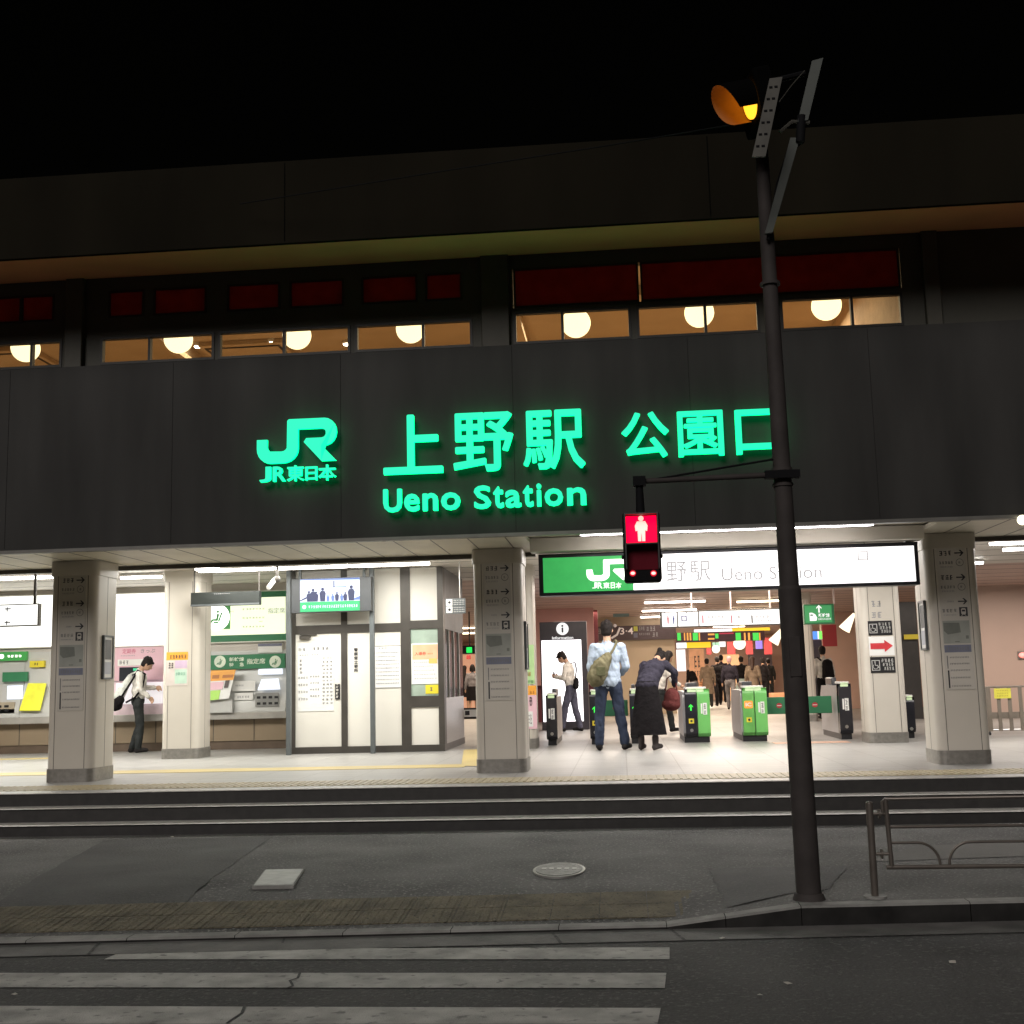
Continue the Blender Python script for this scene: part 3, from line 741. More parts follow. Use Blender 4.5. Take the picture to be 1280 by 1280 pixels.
for a, b, y, lab in ((-6.15, -5.02, 17.08, 'tube in front of the green ticket machine, beside the black hanging board'), (-5.0, -3.92, 17.08, 'tube right above the video screen'), (-3.9, -2.72, 17.08, 'tube above the kiosk, right of the video screen'),
                     (-6.1, -5.75, 16.8, 'short bright tube close to the plain left column'), (-7.6, -6.95, 17.7, 'short tube right of the leftmost arrow column'), (5.1, 6.4, 17.0, 'bright tube at the right edge of the photo'), (5.55, 6.6, 17.9, 'second tube behind the bright one at the right edge'),
                     (5.45, 5.88, 20.0, 'short far tube just right of the right arrow column'), (-9.6, -8.3, 16.4, 'broad bright tube at the left edge above the white hanging sign'), (-9.6, -8.4, 17.2, 'tube behind the broad one at the left edge'),
                     (.1, 1.4, 16.6, 'tube hidden above the long lit sign over the gates'), (1.7, 3.0, 16.6, 'second tube above the long lit sign over the gates')):
    ceiling_light(a, b, y, 3.09, .11 if y < 17.5 else .08, tube_e, lab, S2)
S3 = 'tubes receding along the hall ceiling'
for k, y in enumerate((22.5, 27.9, 31.3, 34.4, 38, 42, 47)):
    nm = ['nearest', 'second', 'third', 'fourth', 'fifth', 'sixth', 'farthest'][k]
    ceiling_light(.55, 1.95, y, 3.1, .12, hall_e, nm+' hall tube of the row above the platform sign', S3)
    ceiling_light(2.6+.12*k, 3.7+.12*k, y+.7, 3.1, .12, warm_e, nm+' hall tube of the row above the orange departure boards', S3)
    if k in (1, 2, 4, 5): ceiling_light(-5.6, -4.4, y, 3.1, .12, warm_e, nm+' warm tube of the row seen in the gap right of the kiosk', S3)
for x, y in ((.48, 12.72),):
    pass

# upstairs: globe lamps, downlights, air conditioner
globe = mat('glowing globe', (.8, .7, .5), .5, emit=((1.0, .84, .46), 2.1))
G0 = None
gl_lab = ['paper globe lamp at the left edge of the photo behind the first upper window', 'globe lamp cut by the frame in the second upper window from the left', 'globe lamp behind the mullion of the third upper window from the left', 'globe lamp in the upper window over the kanji of the green name',
          'whole round globe lamp just right of the wide pilaster', 'globe lamp in the upper window left of the street pole', 'globe lamp in the upper window right of the street pole']
for i, (px_, py_) in enumerate([(32, 435), (223, 424), (371, 419), (513, 411), (720, 404), (874, 391), (1033, 382)]):
    p = at(px_, py_, 14.3)
    if G0 is None:
        G0 = thing('globe_lamp', gl_lab[0], 'globe lamp', p, 'globe lamps hanging in the upper room')
        g = G(); g.ball(p, .18, globe, 24, 16); g.build('globe', G0)
        g = G(); g.cyl(p+Vector((0, 0, .175)), (p.x, p.y, 6.35), .006, .006, black, 6); g.build('cord', G0)
    else:
        o = copy_tree(G0); o.location = p; o['label'] = gl_lab[i]
for i, (px_, py_) in enumerate([(248, 430), (340, 425), (434, 427), (693, 364+20)]):
    if i == 3: continue
    p = onfloor(px_, py_, 6.34)
    t = thing('downlight', ['small downlight beside the globe in the second upper window', 'small downlight left of the globe in the third upper window', 'small downlight near the right end of the third upper window'][i], 'downlight', p, 'small downlights in the upper room ceiling')
    g = G(); g.cyl((p.x, p.y, 6.30), (p.x, p.y, 6.352), .07, .07, housing, 16); g.build('ring', t)
    g = G(); g.cyl((p.x, p.y, 6.29), (p.x, p.y, 6.30), .055, .055, lit('downlight lens', (1, .85, .6), 22), 16); g.build('lens', t)
for i, (a, b) in enumerate([(275, 355), (-20, 44)]):
    p = onfloor((a+b)/2, 443 if i == 0 else 452, 6.3); w = .62
    t = thing('air_conditioner', ['square ceiling air conditioner in the third upper window', 'square ceiling air conditioner in the upper window at the left edge'][i], 'air conditioner', p)
    g = G(); g.box(p.x-w, p.x+w, p.y-.6, p.y+.6, 6.28, 6.35, roomc); g.build('cover', t, bevel=.01)
    g = G()
    for e in ((-w*.9, -w*.84, -.5, .5), (w*.84, w*.9, -.5, .5), (-w*.84, w*.84, -.5, -.44), (-w*.84, w*.84, .44, .5)): g.box(p.x+e[0], p.x+e[1], p.y+e[2], p.y+e[3], 6.274, 6.28, black)
    g.build('vent', t)
# ------------------------------------------------------------------ kiosk
t = thing('kiosk', 'white panelled staff kiosk with dark bronze frame and pasted notices', 'kiosk', (-3.95, 19.2, PZ))
KY = 18.2
g = G(); g.box(-5.08, -2.8, KY+.03, 20.55, PZ, 3.145, offwhite); g.build('wall', t)
whp = mat('white kiosk panel', (.72, .70, .64), .4, noise=(1.2, .03))
g = G()
for a, b in ((-5.12, -5.0), (-4.285, -4.19), (-3.36, -3.21), (-2.79, -2.70)): g.box(a, b, KY-.03, KY+.05, PZ+.1, 3.14, bronze)
g.box(-5.0, -4.285, KY-.028, KY+.05, 2.17, 2.3, bronze); g.box(-4.19, -3.36, KY-.028, KY+.05, 2.17, 2.3, bronze); g.box(-3.21, -2.79, KY-.028, KY+.05, 2.2, 2.33, bronze)
g.box(-3.21, -2.79, KY-.028, KY+.05, 1.02, 1.19, bronze)
g.box(-5.12, -2.70, KY-.04, KY+.05, PZ, PZ+.1, bronze)
g.box(-2.79, -2.705, KY+.05, 20.5, PZ, .46, bronze); g.box(-2.79, -2.705, KY+.05, KY+.2, .46, 3.14, bronze); g.box(-2.79, -2.705, KY+.2, 20.5, 2.2, 3.14, mat('kiosk grey side', (.2, .2, .2), .5))
g.build('frame', t)
g = G(); g.box(-2.8, -2.715, KY+.2, 20.5, .46, 1.15, steel); g.build('side_panel', t)
g = G(); g.box(-2.8, -2.72, KY+.2, 20.5, 1.15, 2.2, mat('dark side glass', (.03, .035, .035), .1)); 
for y in (18.75, 19.3, 19.9): g.box(-2.72, -2.7, y, y+.05, 1.15, 2.2, steel)
g.build('side_window', t)
g = G(); g.box(-5.0, -4.285, KY-.012, KY+.02, PZ+.1, 2.17, whp); d = g.build('door', t)
g = G(); x0, x1, z0, z1 = rect(419, 855, 425, 874, KY-.02); g.box(x0, x1, KY-.03, KY-.013, z0, z1, black)
for k in range(5): smudge(g, x0+.01, x1-.01, z0+.02+k*.05, z0+.055+k*.05, KY-.031, offwhite, 1)
g.build('lock_plate', d)
g = G(); x0, x1, z0, z1 = rect(375, 795, 388, 799, KY-.03); g.box(x0, x1, KY-.07, KY-.013, z0, z1, bronze); g.box(x0, x1+.1, KY-.05, KY-.035, z1+.01, z1+.03, bronze); g.build('door_closer', d)
for a, b in ((-4.19, -3.83), (-3.77, -3.36)):
    g = G(); g.box(a, b, KY-.012, KY+.02, PZ+.1, 2.17, whp); g.build('panel', t)
for a, b in ((-5.0, -4.285), (-4.19, -3.83), (-3.77, -3.36), (-3.21, -2.79)):
    g = G(); g.box(a, b, KY-.01, KY+.02, 2.3 if b < -3 else 2.33, 3.14, whp); g.build('panel', t)
g = G(); g.box(-3.21, -2.79, KY-.01, KY+.02, PZ+.1, 1.02, whp); g.build('panel', t)
g = G(); g.box(-3.21, -2.79, KY-.005, KY+.02, 1.19, 2.2, mat('greenish window', (.36, .45, .38), .2)); g.build('window', t)
# lettering standing on the narrow panel
x0, x1, z0, z1 = rect(442.5, 810, 447.5, 841, KY-.012); n = 6
for i, ch in enumerate('警察官立寄所'):
    zt = z1-(z1-z0)/n*i; g = G(); thicktext(g, ch, x0, x1, zt-(z1-z0)/n*.88, zt, KY-.018, ink, .0015, .004); g.build('letter', t)
# free standing post beside the screen
for px, lab in ((361, 'grey steel post at the left end of the kiosk, left of the video screen'), (465.5, 'grey steel post in front of the kiosk, right of the video screen')):
    x = at(px, 830, 17.95).x; tag_ = G(); tag_.box(x-.035, x+.035, 17.92, 17.99, PZ, 3.14, steelgrey)
    tag(tag_.build('steel_post', org=(x, 17.95, PZ), bevel=.005), lab, 'post', 'grey steel posts carrying the video screen')
# notices on the kiosk
def notice(label, px, y, fill, items, name='notice'):
    x0, x1, z0, z1 = rect(*px, y); poster(label, x0, x1, z0, z1, y, fill, items, name, .006, 'notice')
notice('large white timetable sheet pasted on the kiosk door', (372, 808, 417, 889), KY-.014, paper,
       [(.02, .25, .93, .98, (greyink, 2)), (.4, .9, .94, .99, (greyink, 4)), (.05, .6, .86, .88, (midgrey, 8))]+[(.05, .16, .76-.06*k, .8-.06*k, (greyink, 1)) for k in range(4)]+[(.02, .3, .5-.11*k, .54-.11*k, (midgrey, 4)) for k in range(4)]+[(.35, .62, .52-.1*k, .55-.1*k, (midgrey, 4)) for k in range(4)]+[(.68, 1, .8-.058*k, .83-.058*k, (greyink if k % 2 else midgrey, 3)) for k in range(13)])
notice('framed white notice on the kiosk panel right of the vertical lettering', (468, 807, 501, 860), KY-.014, paper, [(0, 1, .985, 1, greyink), (0, 1, 0, .012, greyink), (.15, .5, .93, .96, (midgrey, 3))]+[(.06, .94, .82-.09*k, .845-.09*k, (midgrey if k % 2 else bluegrey, 14)) for k in range(9)])
x0, x1, z0, z1 = rect(514, 804, 548, 855, KY-.02)
g = G(); g.box(x0, x1, KY-.014, KY-.006, z0, z1, paper); og = mat('salmon orange sheet', (.85, .45, .28), .5)
g.box(x0+.02, x1-.01, KY-.016, KY-.0145, z0+(z1-z0)*.6, z1-.02, og); g.box(x0+(x1-x0)*.65, x1-.02, KY-.0175, KY-.0161, z0+(z1-z0)*.5, z0+(z1-z0)*.62, mat('amber sheet', (.8, .5, .15), .5))
text(g, '入場券', x0+(x1-x0)*.13, x0+(x1-x0)*.55, z0+(z1-z0)*.70, z0+(z1-z0)*.79, KY-.0165, mat('brick ink', (.5, .06, .03), .5), .02)
smudge(g, x0+(x1-x0)*.6, x1-.08, z0+(z1-z0)*.72, z0+(z1-z0)*.76, KY-.0165, brownp, 4)
for k in range(5): smudge(g, x0+.04, x1-.1+.02*k, z0+(z1-z0)*(.52-.1*k), z0+(z1-z0)*(.55-.1*k), KY-.0145, bluegrey if k < 2 else midgrey, 9)
tag(g.build('notice', org=(x0, KY, z0)), 'orange and white admission ticket notice in the kiosk window', 'notice')
notice('small yellow card at the foot of the kiosk window', (532, 856, 549, 867), KY-.008, yellow, [(.3, .6, .25, .75, (greyink, 1))])
# double sided wayfinding plate by the kiosk
x0, x1, z0, z1 = rect(557, 748, 582, 767, 17.6)
g = G(); g.box(x0, x1, 17.58, 17.62, z0, z1, steelgrey); zc = (z0+z1)/2
for a, b in ((z0+.012, zc-.006), (zc+.006, z1-.012)):
    g.box(x0+.012, x0+.105, 17.577, 17.58, a, b, paper); g.prism(circle2(x0+.06, (a+b)/2, .02, 10), 17.574, 17.577, ink)
    for k in range(3): smudge(g, x0+.12, x1-.01, a+.008+k*.03, a+.024+k*.03, 17.58, paper, 7)
g.cyl((x1-.08, 17.6, z1), (x1-.08, 17.6, 3.15), .01, .01, steel, 8)
tag(g.build('direction_sign', org=(x0, 17.6, z0)), 'small grey direction plate with two white pictograms at the kiosk corner', 'sign')

# ------------------------------------------------------------------ video screen
x0, x1, z0, z1 = rect(364, 722, 464, 765, 17.8)
t = thing('video_screen', 'wide video screen showing walkers above a green caption, mounted over the kiosk', 'screen', ((x0+x1)/2, 17.8, z0))
g = G(); g.box(x0, x1, 17.8, 17.93, z0, z1, mat('screen casing', (.06, .065, .07), .4, .2)); g.build('casing', t, bevel=.006)
a, b, c, d = rect(375, 723, 449.5, 764, 17.79)
ew = lit('screen white', (.75, .82, 1), 1.15); eb = lit('screen dark blue', (.02, .03, .1), 1); eg = lit('screen green', (.03, .45, .16), 1); ebl = lit('screen mid blue', (.12, .2, .5), 1)
g = G(); zs = c+(d-c)*.3
g.box(a, b, 17.796, 17.8, zs, d, ew); g.box(a, b, 17.796, 17.8, c, zs-.0005, eg)
g.prism([(a, d-.015), (b, d-.03), (b, d-.002), (a, d-.002)], 17.794, 17.7958, ebl)
g.box(a+.52*(b-a), a+.78*(b-a), 17.794, 17.7958, zs+(d-zs)*.6, zs+(d-zs)*.64, ebl); g.box(a+.56*(b-a), a+.58*(b-a), 17.792, 17.7938, zs+(d-zs)*.6, zs+(d-zs)*.9, eb)
g.prism([(a, zs+.03), (a+.1, zs+.08), (a+.1, zs+.05), (a, zs+.01)], 17.794, 17.7958, eb); g.prism([(b, zs+.07), (b-.1, zs+.03), (b-.1, zs+.01), (b, zs+.01)], 17.794, 17.7958, ebl)
for u, s in ((.15, .75), (.22, .9), (.27, .7), (.38, .95), (.47, .45), (.55, .5), (.62, .62), (.7, .5), (.76, .6), (.86, 1.05)):
    cx = a+u*(b-a); h = (d-zs)*.62*s; w = h*.3; zb = zs+.004
    mm = eb if s > .55 else ebl
    g.prism([(cx-w*.6, zb), (cx+w*.6, zb), (cx+w*.8, zb+h*.6), (cx+w*.45, zb+h*.78), (cx-w*.45, zb+h*.78), (cx-w*.8, zb+h*.6)], 17.7915-s*.0005, 17.7935, mm)
    g.prism(circle2(cx, zb+h*.9, h*.12, 8), 17.7915, 17.7935, mm)
g.prism(circle2(a+.07*(b-a), (c+zs)/2, .03, 14), 17.794, 17.7958, ew)
smudge(g, a+.14*(b-a), a+.97*(b-a), c+(zs-c)*.35, c+(zs-c)*.65, 17.7955, ew, 22)
g.build('picture', t)
g = G()
for x in (x0+.12, x1-.12): g.box(x-.02, x+.02, 17.85, 17.89, z1, 3.15, steelgrey)
g.build('bracket', t)

x0, x1, z0, z1 = rect(240, 740, 325, 757, 17.3)
t = thing('hanging_board', 'dark switched-off message board hanging in front of the green ticket machine', 'message board', ((x0+x1)/2, 17.3, z0))
g = G(); g.box(x0, x1, 17.25, 17.37, z0, z1, mat('board casing', (.035, .04, .038), .35, .2)); g.box(x0, x1, 17.24, 17.2495, z0, z0+.025, steelgrey); smudge(g, x0+.35, x0+.6, z1-.035, z1-.02, 17.2498, midgrey, 8); g.build('casing', t, bevel=.005)
g = G()
for px in (243, 324): xx = at(px, 730, 17.3).x; g.cyl((xx, 17.3, z1), (xx, 17.3, 3.15), .012, .012, bronze, 8)
g.build('rod', t)
p = at(341, 722, 16.9)
t = thing('security_camera', 'white security camera under the ceiling left of the video screen', 'camera', p)
g = G(); g.cyl(p+Vector((-.03, -.12, -.16)), p+Vector((.01, .05, -.03)), .03, .035, white, 12); g.build('housing', t)
g = G(); g.ball(p+Vector((.05, .05, -.02)), .05, bronze); g.cyl(p+Vector((.05, .05, 0)), (p.x+.05, p.y+.05, 3.15), .02, .02, bronze, 8); g.build('mount', t)

# white hanging sign at the left edge
pL, pR = at(-6, 752, 15.4), at(50, 758, 15.4)
t = thing('hanging_sign', 'white lit hanging sign at the left edge with a dark rod', 'sign', (pL.x, 15.2, 2.2))
x0, x1 = pL.x, pR.x; z0 = at(25, 783, 15.4).z; z1 = at(25, 755, 15.4).z
g = G(); g.box(x0, x1, 15.37, 15.45, z0, z1, bronze); g.build('casing', t, bevel=.005)
g = G(); g.box(x0+.015, x1-.015, 15.362, 15.3695, z0+.015, z1-.015, lit('sign white face', (1, 1, .96), 1.3))
xm = x0+(x1-x0)*.33
g.build('face', t)
g = G()
for zz in (z1-.07, z0+.05): g = G(); g.box(xm-.045, xm+.035, 15.358, 15.3615, zz, zz+.014, ink); g.box(xm-.02, xm-.006, 15.3575, 15.3578, zz-.03, zz+.03, ink); g.build('letter', t)
g = G(); g.box(x1-.09, x1-.06, 15.39, 15.42, z1, 3.15, bronze); g.build('rod', t)

# ------------------------------------------------------------------ ticket machines and counter
TY = 20.1
t = thing('ticket_counter', 'long grey topped counter with brown front under the ticket machines', 'counter', (-9, 20, PZ))
g = G(); g.box(-14, -5.3, 19.80, TY, .86, .975, mat('counter edge', (.42, .40, .37), .35, .3)); g.build('top', t, bevel=.008)
bwn = mat('brown laminate', (.27, .205, .135), .45, noise=(1, .06)); g = G(); g.box(-14, -5.3, 19.95, TY, .5, .86, bwn)
for x in (-12, -10.3, -9.6, -8.6, -7.9, -6.9, -6.2): g.box(x, x+.012, 19.945, 19.95, .5, .86, bronze)
g.build('front_panel', t)
g = G(); g.box(-14, -5.3, 19.97, TY, PZ, .5, mat('kick board', (.12, .085, .06), .5)); g.build('kick_board', t)
lw = lit('overlit fare map', (1, 1, .93), 1.6); lgw = lit('pale green fare map', (.93, 1, .72), 1.05)
def fareboard(label, x0, x1, z0, z1, em, extra=None):
    t = thing('fare_map_board', label, 'fare map', ((x0+x1)/2, TY, z0), 'backlit fare maps over the ticket machines')
    g = G(); g.box(x0, x1, TY-.08, TY, z0, z1, offwhite); g.build('casing', t)
    g = G(); g.box(x0+.02, x1-.02, TY-.088, TY-.081, z0+.02, z1-.02, em)
    rr = random.Random(int(x0*10))
    for k in range(9): xx = rr.uniform(x0+.1, x1-.2); zz = rr.uniform(z0+.1, z1-.1); smudge(g, xx, xx+.07, zz, zz+.022, TY-.0885, midgrey, 3)
    if extra: extra(g, x0, x1, z0, z1)
    g.build('face', t); return t
fareboard('overexposed white fare map left of the leftmost arrow column', -12.6, -9.55, 2.15, 3.07, lw)
fareboard('overexposed white fare map between the arrow column and the plain column', -8.95, -7.2, 2.12, 3.05, lw)
def seatpic(g, cx, cz, s, y, m):
    g.prism(circle2(cx+s*.1, cz+s*.62, s*.13, 12), y-.002, y, m)
    for k_, q_ in enumerate(([(-.12, -.3), (.1, -.3), (.24, .38), (.02, .42)], [(-.5, -.12), (-.42, -.28), (0, -.32), (0, -.1)], [(-.78, -.52), (-.62, -.58), (-.36, -.26), (-.5, -.12)])):
        g.prism([(cx+s*a_, cz+s*b_) for a_, b_ in q_], y-.002-.0003*k_, y, m)
    g.prism([(cx-s*.35, cz-s*.55), (cx+s*.18, cz-s*.55), (cx+s*.18, cz-s*.40), (cx-s*.35, cz-s*.40)], y-.0045, y-.0025, m)
    g.prism([(cx+s*.12, cz-s*.36), (cx+s*.27, cz-s*.40), (cx+s*.58, cz+s*.5), (cx+s*.44, cz+s*.55)], y-.0045, y-.0025, m)
def ex(g, x0, x1, z0, z1):
    a, b, c, d = rect(257, 757, 290, 787, TY); y = TY-.09
    g.box(x0, b, y-.003, y, c, z1-.03, jrgreen); cx, cz = (a+b)/2, (c+d)/2; rr = (b-a)*.48
    g.prism(circle2(cx, cz, rr), y-.006, y-.003, lw); seatpic(g, cx, cz-.01, rr*.75, y-.0065, jrgreen)
    g.box(x0, x1, y-.003, y, 2.16, 2.27, dgreen); g.box(b, x1, y-.003, y, z1-.12, z1-.02, dgreen)
    a, b, c, d = rect(337, 760, 358, 767, TY); text(g, '指定席', a, b, c, d, y-.001, midgrey)
    for k in range(3): smudge(g, x0+.7, x0+1.1, z0+.25+.15*k, z0+.28+.15*k, y, mat('pale green ink', (.5, .55, .4), .6), 7)
fareboard('pale green fare board with a reclining seat pictogram, next to the video screen', -7.13, -5.66, 2.14, 3.02, lgw, ex)
machm = mat('machine light grey', (.55, .55, .53), .4, .1, noise=(3, .05)); scr = lit('machine screen', (.85, .9, 1), 1.1); scrd = mat('dark machine screen', (.03, .035, .04), .2)
def machine(label, x0, x1, build):
    t = thing('ticket_machine', label, 'ticket machine', ((x0+x1)/2, TY-.1, .975), 'ticket machines set in the wall above the counter')
    build(t, x0, x1); return t
def slab(t, name, px, y, m, dep=.02, extra=None):
    x0, x1, z0, z1 = rect(*px, y); g = G(); g.box(x0, x1, y, y+dep, z0, z1, m)
    if extra: extra(g, x0, x1, z0, z1)
    return g.build(name, t)
def bodypart(t, x0, x1, m, z1=2.08):
    g = G(); g.xprism([(TY-.28, .976), (TY-.28, 1.12), (TY-.14, 1.5), (TY-.12, z1), (TY-.001, z1), (TY-.001, .976)], x0, x1, m); return g.build('body', t)
def m1(t, x0, x1):
    bodypart(t, x0, x1, machm)
    def h(g, a, b, c, d): smudge(g, a+.55*(b-a), a+.9*(b-a), c+(d-c)*.35, c+(d-c)*.65, TY-.2, lw, 4); g.prism(circle2(a+.42*(b-a), (c+d)/2, .04, 12), TY-.203, TY-.2005, lw)
    slab(t, 'header', (-20, 815, 33, 826, ), TY-.2, jrgreen, .07, h)
    slab(t, 'screen', (3, 840, 34, 852), TY-.22, dgreen, .05); slab(t, 'lower_screen', (9, 857, 28, 874), TY-.24, scr, .02)
    def kp(g, a, b, c, d):
        for i in range(3):
            for k in range(2): g.box(a+.1+i*.13, a+.18+i*.13, TY-.286, TY-.2805, c+.03+k*.07, c+.07+k*.07, black)
    slab(t, 'keypad', (-20, 878, 18, 892), TY-.28, mat('keypad beige', (.42, .36, .27), .4), .03, kp)
machine('green headed ticket machine at the left edge of the photo', -11.4, -10.25, m1)
def m1b(t, x0, x1):
    bodypart(t, x0, x1, machm)
    slab(t, 'yellow_header', (37, 826, 55, 834), TY-.2, yellow, .06, lambda g, a, b, c, d: smudge(g, a+.08, b-.1, c+.03, d-.03, TY-.2, ink, 2))
    g = G(); q = [at(35, 854, TY-.25), at(58, 854, TY-.25), at(50, 888, TY-.36), at(24, 888, TY-.36)]
    g.add([tuple(p) for p in q]+[(p.x, p.y+.01, p.z-.01) for p in q], [(0, 3, 2, 1), (4, 5, 6, 7), (0, 1, 5, 4), (1, 2, 6, 5), (2, 3, 7, 6), (3, 0, 4, 7)], mat('lemon board', (.85, .85, .05), .5)); g.build('yellow_panel', t)
machine('ticket machine with a slanting lemon yellow panel, partly behind the leftmost column', -10.24, -9.4, m1b)
def m2(t, x0, x1):
    bodypart(t, x0, x1, mat('pink machine body', (.7, .55, .6), .45), 2.09)
    def h(g, a, b, c, d):
        r1 = rect(153, 811, 170, 817, TY-.2); text(g, '定期券', *r1, TY-.2005, mat('rose ink', (.55, .12, .2), .5), .01); r1 = rect(176, 811, 194, 816, TY-.2); text(g, 'きっぷ', *r1, TY-.2005, greyink)
        smudge(g, r1[0]-.35, r1[0]-.1, r1[2]-.05, r1[2]-.03, TY-.2, midgrey, 9)
    slab(t, 'header', (140, 809, 204, 850), TY-.2, pink, .05, h)
    slab(t, 'screen', (149, 834, 178, 851), TY-.22, scrd, .03, lambda g, a, b, c, d: (g.box(a+.6*(b-a), b-.02, TY-.223, TY-.2205, d-.06, d-.02, lit('green key', (.05, .6, .3), 1)), smudge(g, a+.2, b-.1, c+.05, c+.1, TY-.22, midgrey, 3)))
    slab(t, 'white_strip', (147, 824, 182, 832), TY-.215, white, .02, lambda g, a, b, c, d: smudge(g, a+.03, a+.2, c+.02, d-.02, TY-.215, ink, 3))
    slab(t, 'slope_panel', (145, 853, 203, 880), TY-.30, lit('lit machine desk', (1, .93, .95), .75), .03)
machine('pink commuter pass machine used by the man at the left', -8.95, -7.55, m2)
def m3(t, x0, x1):
    bodypart(t, x0, x1, machm, 2.0)
    def h(g, a, b, c, d):
        y = TY-.201; lg = mat('pale lettering', (.75, .82, .68), .5)
        for px in (275, 344): p = at(px, 827, TY-.2); g.prism(circle2(p.x, p.z, .1), y-.003, y, lg); seatpic(g, p.x, p.z-.01, .075, y-.0035, dgreen)
        text(g, '新幹線', *rect(286.5, 821.5, 305, 826.5, TY-.2), y, lg, .015); text(g, '特', *rect(286.5, 828.5, 292, 833.5, TY-.2), y, lg, .015); text(g, '急', *rect(299.5, 828, 305, 833, TY-.2), y, lg, .015)
        text(g, '指定席', *rect(308.5, 823, 331.5, 830, TY-.2), y, lg, .015)
    slab(t, 'header', (261, 818, 356, 836), TY-.2, dgreen, .06, h)
    slab(t, 'keypad', (319, 866, 348, 883), TY-.30, mat('keypad grey', (.3, .3, .29), .4, .3), .03, lambda g, a, b, c, d: [g.box(a+.03+i*.1, a+.09+i*.1, TY-.306, TY-.3005, c+.03+k*.1, c+.07+k*.1, black) for i in range(4) for k in range(2)])
    g = G(); q = [at(327, 849, TY-.2), at(348, 848, TY-.2), at(350, 861, TY-.32), at(322, 862, TY-.32)]
    g.add([tuple(p) for p in q]+[(p.x, p.y+.015, p.z-.01) for p in q], [(0, 3, 2, 1), (4, 5, 6, 7), (0, 1, 5, 4), (1, 2, 6, 5), (2, 3, 7, 6), (3, 0, 4, 7)], scr); g.build('screen', t)
    slab(t, 'lamp_strip', (323, 836, 353, 843), TY-.21, scr, .02)
    slab(t, 'slot_panel', (290, 851, 319, 864), TY-.26, white, .03, lambda g, a, b, c, d: smudge(g, a+.06, a+.2, c+.08, c+.11, TY-.26, midgrey, 5))
    slab(t, 'coin_tray', (293, 866, 316, 875), TY-.29, white, .02, lambda g, a, b, c, d: smudge(g, a+.04, b-.05, c+.03, c+.07, TY-.29, midgrey, 5))
machine('reserved seat ticket machine with a green header between the plain column and the kiosk', -7.1, -5.62, m3)
# coloured card leaning on that machine
q = [at(264, 838, TY-.33), at(295, 837, TY-.33), at(286, 873, TY-.42), at(258, 876, TY-.42)]
g = G()
def lerp(a, b, u): return a+(b-a)*u
def quadband(g, q, u0, u1, v0, v1, m, off):
    P = [lerp(lerp(q[0], q[1], u), lerp(q[3], q[2], u), v) for u, v in ((u0, v0), (u1, v0), (u1, v1), (u0, v1))]
    V = [(p.x, p.y-off, p.z) for p in P]+[(p.x, p.y-off+.006, p.z) for p in P]
    g.add(V, [(0, 3, 2, 1), (4, 5, 6, 7), (0, 1, 5, 4), (1, 2, 6, 5), (2, 3, 7, 6), (3, 0, 4, 7)], m)
quadband(g, q, 0, 1, 0, 1, paper, 0); quadband(g, q, 0, 1, 0, .36, orange, .008); quadband(g, q, 0, .62, .40, .66, pink, .008); quadband(g, q, 0, .55, .68, 1, lime, .008)
quadband(g, q, .1, .38, .16, .28, brownp, .016); quadband(g, q, .52, .95, .17, .27, brownp, .016); quadband(g, q, .68, .85, .36, .62, darkprint, .016)
g.box(min(p.x for p in q)+.02, max(p.x for p in q)-.05, TY-.36, TY-.3, .976, 1.2, machm)
tag(g.build('display_card', org=(q[3].x, q[3].y, .976)), 'orange, pink and lime display card on the counter by the reserved seat machine', 'display card')
x0, x1, z0, z1 = rect(323, 804, 353, 816, TY-.13)
g = G(); g.box(x0, x1, TY-.15, TY-.002, z0, z1, white); g.box(x0, x1, TY-.155, TY-.1505, z1-.05, z1-.005, bluegrey)
tag(g.build('leaflet_tray', org=(x0, TY, z0)), 'small white leaflet tray above the reserved seat machine header', 'leaflet tray')
